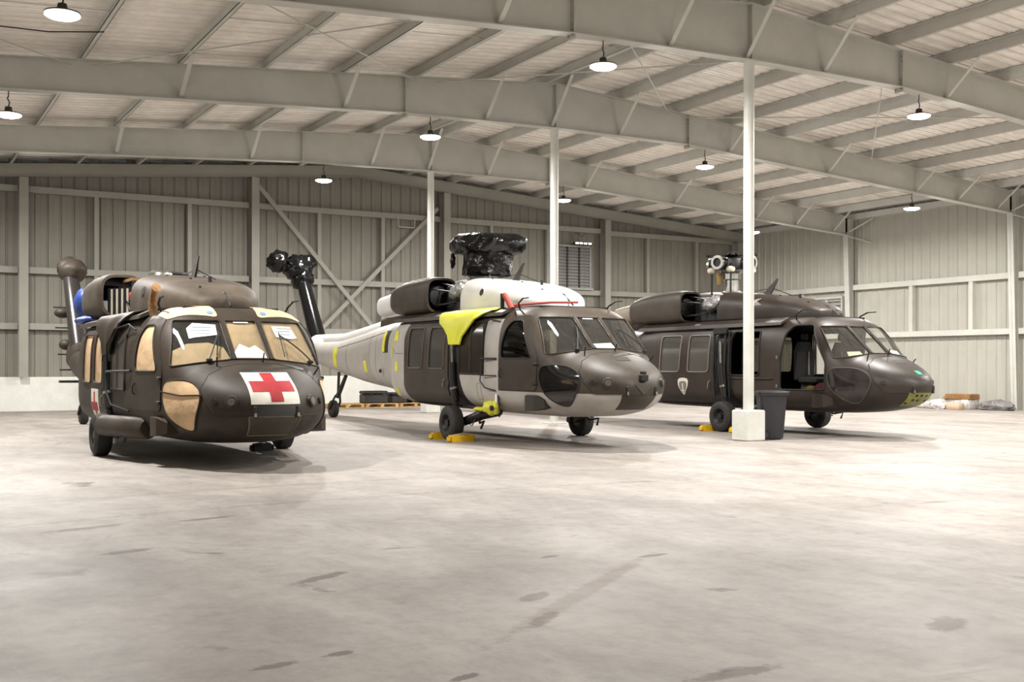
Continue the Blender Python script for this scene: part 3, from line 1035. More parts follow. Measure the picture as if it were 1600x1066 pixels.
class Heli:
    def __init__(self, pose, label, paint, c):
        x, y, h, dz, pt = pose
        self.dz, self.pt, self.c = dz, pt, c
        self.root = empty('helicopter', (x, y, 0), math.radians(h + 180), label, 'helicopter')
        self.paint = paint
        st = srange(-.03, .4, 22) + srange(.42, 2.6, 60) + srange(2.7, 7.5, 44)
        outer = MB().loft(body_loft(BODY, st, 88))
        self.S = Surf(outer)
        self.skin_rings = st
        self.cowl_s = Surf(MB().loft(body_loft(COWL, srange(2.26, 2.5, 12) + srange(2.55, 4.9, 20), 56)))
        self.tail_s = Surf(MB().loft(body_loft(TAIL, srange(7.3, 16.8, 66), 48)))
        self.nac_s = {sg: Surf(MB().loft(body_loft(NAC, srange(5.85, 7.75, 26), 48, sg * .80))) for sg in (-1, 1)}
    # ---- placing parts
    def put(self, mb, name, m, parent=None, smooth=35, **tags):
        o = mb.build(name, m, parent or self.root, smooth, **tags)
        if parent is None:
            o.location = (0, 0, self.dz - self.pt * 3.8)
            o.rotation_euler = (0, -self.pt, 0)
        return o
    def ground(self, mb, name, m, parent=None, smooth=35, **tags):
        return mb.build(name, m, parent or self.root, smooth, **tags)
    def patch(self, name, poly, mode, m, parent=None, out=.01, inn=-.01, holes=(), side=1, res=.09, S=None, **tags):
        return self.put((S or self.S).patch(poly, mode, out, inn, holes, side, res), name, m, parent, 40, **tags)
    def line(self, name, pts, mode, m, parent=None, r=.008, off=.004, side=1, closed=False, S=None, res=.06, **tags):
        return self.put((S or self.S).line(pts, mode, r, off, side, res, closed), name, m, parent, 60, **tags)
    # ---- body shell with real openings
    def shell(self, open_doors=False):
        V = MB()
        st = self.skin_rings
        V.loft(body_loft(BODY, st, 88))
        nf = len(V.f)
        ist = srange(.62, 2.6, 40) + srange(2.7, 7.35, 30)
        I = MB().loft(body_loft(BODY, ist, 64, shrink=.045))
        k = len(V.v)
        V.v += I.v
        V.f += [tuple(i + k for i in reversed(f)) for f in I.f]
        me = mesh_of('fuselage', V.v, V.f, [self.paint, M_DARK])
        me.polygons.foreach_set('material_index', [0] * nf + [1] * (len(V.f) - nf))
        o = bpy.data.objects.new('fuselage', me)
        COL.objects.link(o)
        C1, C2, C3 = MB(), MB(), MB()
        C1.prism(WS_R, 'X', .80, 2.30)
        C1.prism(WS_C, 'X', .80, 2.30)
        C1.prism(WS_L, 'X', .80, 2.30)
        for sg in (-1, 1):
            for p in (DOOR, GUN, SWIN_F, SWIN_A):
                C2.prism(p, 'Y', .75 * sg, 1.7 * sg)
        for C in (C1, C2):
            co = bpy.data.objects.new('cutter', C.mesh('cutter', [self.paint, M_DARK]))
            COL.objects.link(co)
            md = o.modifiers.new('cut', 'BOOLEAN')
            md.operation = 'DIFFERENCE'
            md.solver = 'EXACT'
            md.object = co
            dg = bpy.context.evaluated_depsgraph_get()
            dg.update()
            new = bpy.data.meshes.new_from_object(o.evaluated_get(dg))
            o.modifiers.clear()
            o.data = new
            bpy.data.objects.remove(co)
        new = o.data
        new.name = 'fuselage'
        new.polygons.foreach_set('use_smooth', [True] * len(new.polygons))
        new.set_sharp_from_angle(angle=math.radians(32))
        o.parent = self.root
        o.location = (0, 0, self.dz - self.pt * 3.8)
        o.rotation_euler = (0, -self.pt, 0)
        self.fus = o
        return o
    def windows(self, m_ws, m_dw, frame_m):
        self.ws = []
        for nm, w in (('windshield', WS_R), ('windshield', WS_C), ('windshield', WS_L)):
            p = self.patch(nm, w, 'front', m_ws, out=-.004, inn=-.016, res=.07)
            self.line('windshield_frame', w, 'front', frame_m, r=.013, off=.004, closed=True, parent=None)
            self.ws.append(p)
        # centre posts
        for sg in (-1, 1):
            self.patch('centre_post', [(sg * .243, 2.27), (sg * .292, 2.27), (sg * .295, 1.685), (sg * .252, 1.69)], 'front', frame_m, out=.022, inn=-.01)
    def doors(self, m, m_glass, handle=True):
        for sg in (1, -1):
            d = self.patch('cockpit_door', DOOR, 'side', m, out=.014, inn=-.03, holes=[DWIN], side=sg, res=.08)
            self.put(self.S.patch(DWIN, 'side', -.002, -.012, (), sg, .08), 'pane', m_glass, d, 40)
            self.put(self.S.line(DWIN, 'side', .012, .016, sg, .06, True), 'window_seal', SEAM, d, 60)
            self.put(self.S.line(DOOR, 'side', .006, .004, sg, .06, True), 'door_seam', SEAM, d, 60)
            h = MB()
            q, n = self.S.hit((2.47, 1.27), 'side', sg)
            h.tube([q + n * .02 + Vector((.03, 0, .07)), q + n * .05 + Vector((.03, 0, .03)), q + n * .05 + Vector((.03, 0, -.07)), q + n * .02 + Vector((.03, 0, -.1))], .012, 6)
            self.put(h, 'handle', M_GEAR, d, 60)
            for z in (1.08, 1.42):
                q, n = self.S.hit((1.50, z), 'side', sg)
                self.put(MB().box(q + n * .02, (.13, .05, .05), bev=.01), 'hinge', SEAM, d, 40)
    def sliding_doors(self, m, m_glass, m_frame):
        for sg in (1, -1):
            d = self.patch('sliding_door', SDOOR, 'side', m, out=.022, inn=-.01, holes=[SWIN_F, SWIN_A], side=sg, res=.1)
            for w in (SWIN_F, SWIN_A):
                p = self.put(self.S.patch(w, 'side', .008, -.004, (), sg, .1), 'pane', m_glass, d, 40)
                self.put(self.S.line(w, 'side', .016, .026, sg, .07, True), 'window_frame', m_frame, d, 60)
            self.put(self.S.line(SDOOR, 'side', .007, .006, sg, .08, True), 'door_seam', SEAM, d, 60)
            self.put(self.S.line([(4.47, 2.235), (7.1, 2.235)], 'side', .018, .012, sg), 'door_rail', SEAM, None, 60)
            self.put(self.S.line([(4.4, .585), (6.6, .585)], 'side', .02, .012, sg), 'door_rail', SEAM, None, 60)
            q, n = self.S.hit((4.62, 1.02), 'side', sg)
            h = MB().tube([q + n * .03 + Vector((-.03, 0, .09)), q + n * .06 + Vector((0, 0, .06)), q + n * .06 + Vector((.02, 0, -.06)), q + n * .03 + Vector((.05, 0, -.09))], .014, 6)
            self.put(h, 'handle', M_ALU, d, 60)
            # shade of the strut recess behind the gunner window, as a flat black patch
            self.patch('strut_well_shade', rr([(3.78, .60), (4.44, .60), (4.47, 1.1), (4.46, 2.26), (4.04, 2.26), (4.05, 1.15)], .03), 'side', M_BLACK, out=.006, inn=-.01, side=sg)
    def nose(self, m_hatch, m_line, lights=True):
        h = self.patch('nose_hatch', HATCH, 'front', m_hatch, out=.010, inn=-.01, res=.07)
        self.put(self.S.line(HATCH, 'front', .007, .008, 1, .05, True), 'hatch_seam', m_line, h, 60)
        for sg in (-1, 1):
            q, n = self.S.hit((sg * .285, .985), 'front')
            f = MB().box(q + n * .012, (.05, .055, .16), bev=.01)
            fo = self.put(f, 'hinge_fitting', SEAM, h, 40)
            self.put(MB().box(q + n * .035 + Vector((0, 0, -.035)), (.02, .03, .05)), 'pin', M_ALU, fo, 40)
            for (t, z, r, r2) in ((.545, 1.115, .085, .055), (.74, 1.115, .05, .035)):
                if r > .06 and not lights:
                    continue
                q, n = self.S.hit((sg * t, z), 'front')
                if r > .06:
                    self.put(MB().ell(q - n * .075, (.12, .14, .12), 20, 12), 'light_dome', m_hatch, h, 50)
                    q = q + n * .02
                u = MB().rod(q - n * .02, q + n * .035, r, r * .88, n=20)
                o = self.put(u, 'position_light' if r > .06 else 'port', m_hatch if r > .06 else SEAM, h, 40)
                self.put(MB().rod(q + n * .030, q + n * .038, r2, r2, n=16), 'lens', M_LTG if r > .06 else M_BLACK, o, 40)
        for t in (-.12, .55, -.9):
            q, n = self.S.hit((t, 1.655 if abs(t) < .3 else 1.60 - .12 * (abs(t) > .8)), 'front')
            self.put(MB().rod(q, q + n * .09 + Vector((-.02, 0, .05)), .012, n=6), 'nose_probe', M_BLACK)
        self.put(self.S.patch([(-.16, 1.545), (.16, 1.545), (.14, 1.485), (-.14, 1.485)], 'front', .012, 0), 'vent', SEAM, h, 40)
    def chin(self, m, m_rim):
        for sg in (1, -1):
            c = self.patch('chin_window', CHIN, 'side', m, out=.014, inn=-.01, side=sg, res=.07)
            self.put(self.S.line(CHIN, 'side', .014, .010, sg, .05, True), 'rim', m_rim, c, 60)
    def wipers(self):
        for base, tip, cross in (((.62, 1.66), (.40, 2.03), (.72, 1.95)), ((-.88, 1.64), (-.50, 2.02), (-.46, 1.86))):
            P = []
            for k in range(9):
                t = k / 8
                p = (base[0] + (tip[0] - base[0]) * t, base[1] + (tip[1] - base[1]) * t)
                a, n = self.S.hit(p, 'front')
                P.append(a + n * (.05 + .02 * math.sin(math.pi * t)))
            w = self.put(MB().tube(P, .011, 6), 'wiper', M_BLACK, None, 60)
            a0, n0 = self.S.hit((tip[0] - .02, tip[1] + .05), 'front')
            a1, n1 = self.S.hit((tip[0] + (.10 if base[0] > 0 else .02), tip[1] - .30), 'front')
            self.put(MB().tube([a0 + n0 * .03, (a0 + a1) / 2 + n0 * .035, a1 + n1 * .03], .010, 6), 'blade', M_BLACK, w, 60)
            q, n = self.S.hit(base, 'front')
            self.put(MB().box(q + n * .03, (.06, .08, .05), bev=.01), 'pivot', M_BLACK, w, 40)
    # ---- upper works
    def cowling(self, m, m_spine, hole=True):
        c = self.put(MB().loft(body_loft(COWL, srange(2.26, 2.5, 12) + srange(2.55, 4.9, 20), 56)), 'main_cowling', m, None, 40)
        self.cowl = c
        for sg in (1, -1):
            q, n = self.cowl_s.hit((4.05, 2.80), 'side', sg)
            self.put(MB().rod(q - n * .01, q + n * .008, .085, n=20), 'vent_ring', m, c, 40)
            self.put(MB().rod(q, q + n * .010, .07, n=20), 'vent_hole', M_BLACK, c, 40)
        self.spine = self.put(MB().loft(body_loft(SPINE, srange(4.75, 10.2, 36), 44)), 'engine_deck_fairing', m_spine, None, 40)
        self.put(MB().box((3.3, 0, 2.455), (2.5, 1.45, .05)), 'cowling_gap', M_BLACK, None, None)
        # deck edge along the cabin roof
        for sg in (1, -1):
            self.put(MB().loft([[(2.6, sg * .98, 2.40), (2.6, sg * 1.24, 2.30), (2.6, sg * 1.22, 2.36), (2.6, sg * .98, 2.47)],
                                [(4.2, sg * 1.0, 2.40), (4.2, sg * 1.30, 2.28), (4.2, sg * 1.28, 2.36), (4.2, sg * 1.0, 2.46)],
                                [(7.2, sg * 1.0, 2.38), (7.2, sg * 1.28, 2.26), (7.2, sg * 1.26, 2.34), (7.2, sg * 1.0, 2.44)]]), 'roof_edge', m_spine, None, 40)
    def nacelles(self, m, engine='dark', m_exh=None, tarp=False):
        for sg in (1, -1):
            st = srange(5.85, 7.75, 24)
            R = body_loft(NAC, st, 48, sg * .80)
            I = body_loft(NAC, st, 48, sg * .80, .045)
            b = MB()
            b.loft(R, False, False)
            k0 = len(b.f)
            b.loft(list(reversed(I)), False, False)
            n = 48
            fr = [(j, (j + 1) % n) for j in range(n)]
            base_i = len(R) * n
            last_i = base_i + (len(I) - 1) * n
            for a, c in fr:
                b.f.append((c, a, last_i + a, last_i + c))
                b.f.append(((len(R) - 1) * n + a, (len(R) - 1) * n + c, base_i + c, base_i + a))
            me = mesh_of('engine_nacelle', b.v, b.f, [m, M_BLACK if engine == 'dark' else M_PANELG], 40)
            inner = [0] * len(b.f)
            for i in range(k0, k0 + (len(I) - 1) * n): inner[i] = 1
            if len(inner) == len(me.polygons): me.polygons.foreach_set('material_index', inner)
            nc = bpy.data.objects.new('engine_nacelle', me)
            link(nc, self.root)
            nc.location = (0, 0, self.dz - self.pt * 3.8)
            nc.rotation_euler = (0, -self.pt, 0)
            if engine == 'dark':
                self.put(MB().lathe([(5.95, .02), (5.97, .22), (6.2, .30), (7.2, .28), (7.6, .24), (7.7, .02)], (0, sg * .80, 2.80), 'X', 24), 'engine', M_GEAR, nc, 40)
                for k in range(5):
                    a = 1.2 * k + .5
                    self.put(MB().tube([(5.9, sg * .8 + .25 * math.cos(a), 2.82 + .25 * math.sin(a)), (5.55, sg * .8 + .2 * math.cos(a), 2.80 + .22 * math.sin(a)), (5.2, sg * (.62), 2.78 + .1 * math.sin(a))], .016, 6), 'pipe', M_GEAR, nc, 60)
                # closing wall between nacelle and fairing, and wrapped inlet duct
                self.put(MB().box((5.45, sg * .62, 2.74), (.75, .22, .60), bev=.05), 'accessory_bay', M_BLACK, nc, 40)
                random.seed(3 + sg)
                ph = [random.uniform(0, 6) for _ in range(6)]
                fn = lambda d: 1 + .12 * math.sin(7 * d.x + ph[0]) * math.sin(6 * d.z + ph[1]) + .08 * math.sin(13 * d.y + ph[2] + 9 * d.z)
                self.put(MB().ell((5.18, sg * .78, 2.83), (.26, .17, .15), 20, 12, fn), 'wrapped_inlet', M_FOIL, nc, 60)
                self.put(MB().ell((5.00, sg * .80, 2.90), (.14, .13, .17), 16, 10, fn), 'wrapped_inlet', M_FOIL, nc, 60)
            else:
                # bare bay: ribbed firewall panel, no engine
                fw = self.put(MB().box((5.50, sg * .80, 2.68), (.90, .03, .50), rz=sg * .45), 'firewall_panel', mat('bay_panel', (196, 186, 172), .6, var=.12, vscale=5), nc, None)
                for k in range(7):
                    u = -.42 + k * .14
                    self.put(MB().box((5.50 + u * math.cos(.45), sg * (.80 + u * math.sin(.45)) + sg * .025, 2.69), (.055, .03, .52), rz=sg * .45), 'rib', M_BLACK, fw, None)
                self.put(MB().tube([(5.15, sg * .80, 2.52), (5.5, sg * .80, 2.72), (5.95, sg * .80, 2.98)], .014, 6), 'pipe', M_BLACK, nc, 60)
                self.put(MB().box((5.75, sg * .66, 3.08), (1.0, .20, .05)), 'bay_rail', M_CARD, nc, None)
                self.put(MB().box((5.04, sg * .66, 2.80), (.12, .3, .46), bev=.04), 'accessory_bay', M_BLACK, nc, 40)
                self.put(MB().box((4.98, sg * .84, 2.78), (.10, .06, .12), bev=.03), 'cap', M_RED, nc, 40)
                self.put(MB().ell((6.9, sg * .80, 2.92), (.3, .28, .14), 18, 10, lambda d: 1 + .08 * math.sin(9 * d.x + 5 * d.y)), 'tarpaulin', M_BLUE, nc, 60)
            if m_exh:
                e = MB()
                e.loft([sec(7.7, .27, 2.75, 2.98, 2.53, 2.8, 2.8, 28, sg * .80), sec(8.0, .28, 2.71, 2.95, 2.46, 2.6, 2.6, 28, sg * .84),
                        sec(8.3, .25, 2.66, 2.88, 2.42, 2.6, 2.6, 28, sg * .95)])
                ex = self.put(e, 'exhaust_duct', m_exh, nc, 40)
                self.put(MB().ell((8.29, sg * .97, 2.65), (.05, .20, .19), 16, 8), 'exhaust_mouth', M_BLACK, nc, 40)
    def antennas(self, lean=1):
        b = MB()
        b.loft([[(4.32, -.02, 3.06), (4.32, .02, 3.06), (4.08, .02, 3.04), (4.08, -.02, 3.04)],
                [(3.90, -.008, 3.40), (3.90, .008, 3.40), (3.84, .008, 3.40), (3.84, -.008, 3.40)]])
        a = self.put(b, 'blade_antenna', M_PANELG, None, None)
        self.put(MB().tube([(4.05, 0, 3.20), (4.5, 0, 3.16), (4.85, 0, 3.17)], .009, 5), 'antenna_wire', M_GEAR, a, 60)
        self.put(MB().tube([(4.05, 0, 3.20), (3.8, -.1, 3.10), (3.6, -.2, 3.01)], .009, 5), 'antenna_wire', M_GEAR, a, 60)
        self.put(MB().rod((3.2, 0, 2.93), (3.2, 0, 3.02), .03, n=10), 'beacon', M_BLACK, self.cowl, 40)
        for s, t in ((2.7, .3), (4.5, .35), (4.6, -.3), (3.6, .2)):
            q, n = self.cowl_s.hit((s, t), 'top')
            self.put(MB().rod(q - n * .01, q + n * .02, .02, n=8), 'fastener', M_GEAR, self.cowl, 40)
        # wire cutter on the cowling front
        q, n = self.cowl_s.hit((2.45, 0.0), 'top')
        w = MB()
        w.rod(q + Vector((-.05, 0, -.02)), q + Vector((.22, .0, .06)), .018, n=6)
        w.rod(q + Vector((-.02, 0, .0)), q + Vector((-.34, 0, -.22)), .014, n=6)
        self.put(w, 'wire_cutter', M_GEAR, None, 60)
        for sg in (-1, 1):
            p = MB()
            p.tube([(2.42, sg * .95, 2.40), (2.40, sg * 1.0, 2.52), (2.22, sg * 1.02, 2.60)], .018, 6)
            p.rod((2.22, sg * 1.02, 2.60), (2.0, sg * 1.03, 2.605), .012, n=6)
            self.put(p, 'pitot_tube', M_GEAR, None, 60)
    # ---- tail
    def tail(self, m, m_shaft, m_pyl, m_front, wrapped=False, pegs=False):
        b = self.put(MB().loft(body_loft(TAIL, srange(7.3, 16.8, 66), 48)), 'tail_boom', m, None, 40)
        self.put(MB().loft([sec(s, .17 - .004 * (s - 8), self.tail_top(s) - .04, self.tail_top(s) + .20, self.tail_top(s) - .10, 2.6, 4, 20, tail_t(s)) for s in srange(9.0, 15.6, 24)]), 'drive_shaft_cover', m_shaft, None, 40)
        # swept fin
        r = []
        for k in range(7):
            u = k / 6
            s0, z = 15.70 + 1.55 * u, 1.75 + 2.4 * u
            ch, th = 1.30 - .50 * u, .17 - .04 * u
            r.append([Vector((s0 + ch * (.5 - .5 * math.cos(a)), -.25 + th * math.sin(a) * (1 - .45 * (.5 - .5 * math.cos(a))), z - .30 * (.5 - .5 * math.cos(a)))) for a in (2 * math.pi * j / 24 for j in range(24))])
        fin = self.put(MB().loft(r), 'tail_fin', m_pyl, None, 40)
        P0, P1 = Vector((15.75, -.24, 1.95)), Vector((17.25, -.25, 4.0))
        self.put(MB().tube([P0.lerp(P1, k / 8) for k in range(9)], [.25 - .05 * k / 8 for k in range(9)], 20), 'fin_shaft_cover', m_front, fin, 40)
        self.put(MB().loft([sec(s, w_, 1.72, 2.04 + .14 * (s - 14.8), 1.5, 2.4, 2.2, 20, -.22) for s, w_ in ((14.9, .22), (15.4, .28), (16.0, .29), (16.5, .2))]), 'fin_fillet', m_shaft, fin, 40)
        def lump(c, r, amp=.30, fr=2.3, n=34, m=22):
            c = Vector(c)
            def fn(d):
                v = d * fr + c
                return 1 + amp * mnoise.noise(v) + amp * .55 * abs(mnoise.noise(v * 2.7)) + amp * .25 * mnoise.noise(v * 6.1)
            return MB().ell(c, r, n, m, fn)
        if wrapped:
            self.put(lump((17.35, -.18, 4.18), (.50, .40, .36)), 'wrapped_gearbox', M_WRAP, fin, 80)
            self.put(lump((17.5, .36, 4.36), (.34, .32, .30)), 'wrapped_gearbox', M_WRAP, fin, 80)
            self.put(lump((17.15, -.25, 3.86), (.34, .30, .36)), 'wrapped_gearbox', M_WRAP, fin, 80)
            self.put(lump((17.4, -.5, 4.36), (.3, .26, .22)), 'wrapped_gearbox', M_WRAP, fin, 80)
        else:
            self.put(lump((17.35, -.32, 4.10), (.50, .38, .33), .10, 1.2), 'gearbox_fairing', m_pyl, fin, 60)
            self.put(MB().lathe([(-.35, .30), (-.10, .28), (.02, .20), (.06, .14)], (17.3, 0, 4.16), 'Y', 20), 'rotor_mount', m_pyl, fin, 40)
            self.put(MB().lathe([(.055, .13), (.07, .12)], (17.3, 0, 4.16), 'Y', 16), 'rotor_bore', M_BLACK, fin, 40)
            self.put(MB().box((17.3, -.22, 4.42), (.22, .24, .14), bev=.05), 'gearbox_cap', m_pyl, fin, 40)
        if pegs:
            for s, z in ((17.0, 3.1), (16.7, 2.55), (16.3, 1.85), (16.0, 1.45)):
                self.put(MB().rod((s, -.2, z), (s, .22, z), .02, n=6), 'step_peg', M_BLACK, fin, 60)
            self.put(MB().ell((16.9, .0, 2.95), (.2, .22, .14), 14, 8), 'fairing_bulge', m_pyl, fin, 40)
            self.put(MB().ell((16.4, .0, 2.1), (.2, .18, .14), 14, 8), 'fairing_bulge', m_pyl, fin, 40)
            self.put(MB().box((15.8, .0, 1.15), (.3, .5, .06)), 'tail_step', M_BLACK, fin, None)
        # tail wheel
        w = MB()
        w.lathe([(-.09, .10), (-.09, .20), (-.06, .235), (.06, .235), (.09, .20), (.09, .10)], (13.95, 0, .235), 'Y', 24)
        wo = self.ground(w, 'tail_wheel', M_RUBBER, None, 50)
        s = MB()
        s.tube([(13.95, .12, .24), (13.75, .12, .42), (13.62, .06, .62)], .03, 8)
        s.tube([(13.95, -.12, .24), (13.75, -.12, .42), (13.62, -.06, .62)], .03, 8)
        s.tube([(13.64, 0, .58), (13.35, 0, .85), (13.05, 0, 1.15)], [.07, .06, .05], 10)
        s.rod((13.60, 0, .62), (13.55, 0, 1.25), .04, n=8)
        self.ground(s, 'tail_strut', M_GEAR, None, 60)
    def tail_top(self, s):
        return TAIL(s)[2]
    # ---- landing gear
    def gear(self, fairing=None):
        for sg in (1, -1):
            t = sg * 1.5
            ax = Vector((4.04, t, .335))
            w = MB()
            w.lathe([(-.09, .165), (-.125, .17), (-.135, .20), (-.132, .27), (-.10, .325), (-.05, .337), (.05, .337), (.10, .325), (.132, .27), (.135, .20), (.125, .17), (.09, .165)], ax, 'Y', 36, caps=False)
            wo = self.ground(w, 'main_wheel', M_RUBBER, None, 30)
            r = MB()
            r.lathe([(-.11, .02), (-.105, .165), (-.12, .172), (.12, .172), (.105, .160), (.04, .12), (.05, .07), (.11, .065), (.115, .03)] if sg > 0 else
                    [(-.115, .03), (-.11, .065), (-.05, .07), (-.04, .12), (-.105, .160), (-.12, .172), (.12, .172), (.105, .165), (.11, .02)], ax, 'Y', 24)
            rm = self.ground(r, 'rim', M_GEAR, wo, 40)
            for k in range(8):
                a = 2 * math.pi * k / 8
                self.ground(MB().rod(ax + Vector((.085 * math.cos(a), sg * .04, .085 * math.sin(a))), ax + Vector((.085 * math.cos(a), sg * .065, .085 * math.sin(a))), .012, n=6), 'wheel_bolt', M_ALU, rm, None)
            # drag beam and axle
            b = MB()
            b.tube([(2.95, sg * 1.08, .60), (3.4, sg * 1.16, .52), (3.85, sg * 1.28, .38), (4.04, sg * 1.34, .335)], [.10, .10, .085, .07], 12)
            b.rod((4.04, sg * 1.18, .335), (4.04, sg * 1.45, .335), .06, n=12)
            db = self.ground(b, 'drag_beam', M_GEAR, None, 40)
            u = MB()
            u.tube([(3.5, sg * 1.2, .46), (3.35, sg * 1.26, .36), (3.12, sg * 1.3, .40), (3.2, sg * 1.32, .26)], .024, 6)
            u.tube([(3.55, sg * 1.3, .44), (3.55, sg * 1.36, .32), (3.48, sg * 1.36, .30), (3.46, sg * 1.3, .42)], .012, 6)
            self.ground(u, 'tow_step', M_GEAR, db, 60)
            # oleo strut up the cabin side
            s = MB()
            s.tube([(4.10, sg * 1.33, .36), (4.13, sg * 1.36, .75)], .05, 12)
            s.tube([(4.13, sg * 1.36, .75), (4.20, sg * 1.385, 1.15), (4.22, sg * 1.385, 1.5)], .068, 14)
            st = self.ground(s, 'oleo_strut', M_GEAR, None, 40)
            self.ground(MB().tube([(4.215, sg * 1.385, 1.10), (4.25, sg * 1.385, 1.98)], .034, 10), 'piston', M_ALU if fairing is None else M_GEAR, st, 40)
            self.ground(MB().rod((4.17, sg * 1.37, .98), (4.18, sg * 1.375, 1.02), .076, n=14), 'collar', M_ALU, st, 40)
            self.ground(MB().tube([(4.36, sg * 1.36, .85), (4.34, sg * 1.42, 1.0), (4.30, sg * 1.40, 1.2), (4.33, sg * 1.38, 1.6)], .018, 6), 'brake_hose', M_BLACK, st, 60)
            if fairing is not None:
                f = MB()
                f.tube([(3.66, sg * 1.53, .50), (3.62, sg * 1.52, .50), (2.22, sg * 1.20, .52), (2.16, sg * 1.19, .52)], [.13, .165, .165, .13], 20)
                self.ground(f, 'drag_beam_fairing', fairing, db, 45)
            # step box low on the nose side
        for sg in (1, -1):
            q, n = self.S.hit((1.45, .76), 'side', sg)
            b = MB()
            y0 = q.y - sg * .10
            b.loft([[(1.72, y0, .62), (1.72, q.y + sg * .15, .62), (1.72, q.y + sg * .15, .86), (1.72, y0, .86)],
                    [(1.66, y0, .60), (1.66, q.y + sg * .17, .60), (1.66, q.y + sg * .17, .88), (1.66, y0, .88)],
                    [(1.44, y0, .62), (1.44, q.y + sg * .14, .62), (1.44, q.y + sg * .14, .87), (1.44, y0, .88)],
                    [(1.30, y0 - sg * .05, .66), (1.30, q.y + sg * .02, .66), (1.30, q.y + sg * .02, .80), (1.30, y0 - sg * .05, .84)]])
            o = self.put(b, 'sensor_box', self.c['box'], None, 30)
            self.put(MB().box((1.725, q.y + sg * .04, .74), (.012, .18, .20)), 'screen', M_BLACK, o, None)
    def interior(self, seats=True):
        i = self.put(MB().box((2.05, 0, .84), (1.7, 2.0, .06)), 'cockpit_floor', M_DARK, None, None)
        p = MB()
        p.loft([[(1.28, -.86, 1.05), (1.28, .86, 1.05), (1.28, .86, 1.50), (1.28, -.86, 1.50)],
                [(1.55, -.80, 1.05), (1.55, .80, 1.05), (1.48, .80, 1.58), (1.48, -.80, 1.58)]])
        pn = self.put(p, 'instrument_panel', M_DARK, None, None)
        self.put(MB().box((1.9, 0, 1.02), (.8, .34, .36), bev=.03), 'centre_console', M_DARK, None, None)
        for sg in (1, -1):
            s = MB()
            s.box((2.28, sg * .58, 1.14), (.48, .50, .14), bev=.04)
            so = self.put(s, 'pilot_seat', M_SEAT, None, 40)
            b = MB()
            b.loft([[(2.52 + .0, sg * .58 + a, z) for a, z in ((-.24, 1.15), (.24, 1.15), (.25, 1.75), (.14, 1.95), (-.14, 1.95), (-.25, 1.75))],
                    [(2.62 + .0, sg * .58 + a, z) for a, z in ((-.24, 1.15), (.24, 1.15), (.25, 1.75), (.14, 1.95), (-.14, 1.95), (-.25, 1.75))]])
            self.put(b, 'seat_back', M_SEAT, so, 30)
            self.put(MB().box((2.55, sg * .58, 2.06), (.08, .22, .16), bev=.03), 'headrest', M_SEAT, so, 40)
            self.put(MB().box((2.35, sg * .58, .97), (.3, .3, .22)), 'seat_base', M_PANELG, so, None)
            st = MB().tube([(2.50, sg * .50, 1.75), (2.47, sg * .53, 1.5), (2.44, sg * .56, 1.25)], .02, 6)
            self.put(st, 'harness', M_LTG, so, 60)
        # bulkhead between cabin and transmission, dark
        self.put(MB().box((6.9, 0, 1.4), (.05, 2.2, 1.7)), 'cabin_bulkhead', M_DARK, None, None)

# ================================================================= helicopter 1: brown medevac machine, paper over its windows
h1 = Heli((-9.94, -1.798, -88.68, -.165, .002), 'brown military helicopter with a red cross panel on its nose and paper over its windows', OLIVE1, dict(box=OLIVE1))
h1.shell()
h1.windows(M_GLASS, M_GLASS, OLIVE1)
h1.doors(OLIVE1, M_KRAFT)
h1.sliding_doors(OLIVE1, M_KRAFT, OLIVE1)
h1.nose(OLIVE1, SEAM)
h1.chin(M_KRAFT, OLIVE1)
h1.wipers()
h1.cowling(OLIVE1C, OLIVE1)
h1.nacelles(OLIVE1C, 'open')
h1.antennas()
h1.tail(OLIVE1, OLIVE1, OLIVE1, mat('gloss_brown', (46, 43, 42), 0.25), pegs=True)
h1.gear(OLIVE1)
h1.interior()
# kraft paper behind the panes
h1.patch('paper_cover', WS_L, 'front', M_KRAFT, out=-.022, inn=-.028, res=.07)
h1.patch('paper_cover', WS_C, 'front', M_KRAFT, out=-.022, inn=-.028, res=.07)
h1.patch('paper_cover', [(.30, 1.69), (.80, 1.635), (1.105, 1.585), (1.085, 1.80), (.85, 1.93), (.55, 1.95), (.36, 1.88)], 'front', M_KRAFT, out=-.022, inn=-.028, res=.07)
for sg in (1, -1):
    e = h1.patch('roof_window_paper', rr([(1.73, sg * .30), (2.30, sg * .34), (2.42, sg * .85), (2.22, sg * 1.06), (1.86, sg * 1.0)], .08), 'top', M_TAN, out=.012, inn=0, res=.07)
    q, n = h1.S.hit((1.83, sg * .40), 'top')
    h1.put(MB().rod(q, q + n * .018, .045, n=16), 'tape_dot', M_BLUETAPE, e, 40)
for wi, poly in ((0, [(.38, 2.20), (.70, 2.22), (.80, 2.14), (.80, 1.99), (.72, 2.01), (.40, 2.05)]), (2, [(-.46, 2.19), (-.76, 2.19), (-.82, 2.02), (-.72, 2.0), (-.48, 2.03)])):
    sgn = h1.put(h1.S.patch(poly, 'front', -.001, -.003, (), 1, .08), 'notice_sheet', M_PAPER, h1.ws[wi], 40, label='white printed notice sheet')
    x0, x1 = min(p[0] for p in poly), max(p[0] for p in poly)
    for k, (a, b_) in enumerate(((.15, .8), (.25, .9), (.3, .75))):
        z = 2.165 - .045 * k
        xa, xb_ = x0 + (x1 - x0) * a, x0 + (x1 - x0) * b_
        h1.put(h1.S.patch([(xa, z), (xb_, z), (xb_, z - .014), (xa, z - .014)], 'front', .0005, -.002, (), 1, .1), 'print_line', M_INK, sgn, None)
pp = h1.put(h1.S.patch([(-.22, 1.72), (.22, 1.72), (.23, 1.80), (.12, 1.92), (.0, 1.86), (-.10, 1.90), (-.21, 1.80)], 'front', -.001, -.004, (), 1, .08), 'loose_paper', M_PAPER, h1.ws[1], 40)
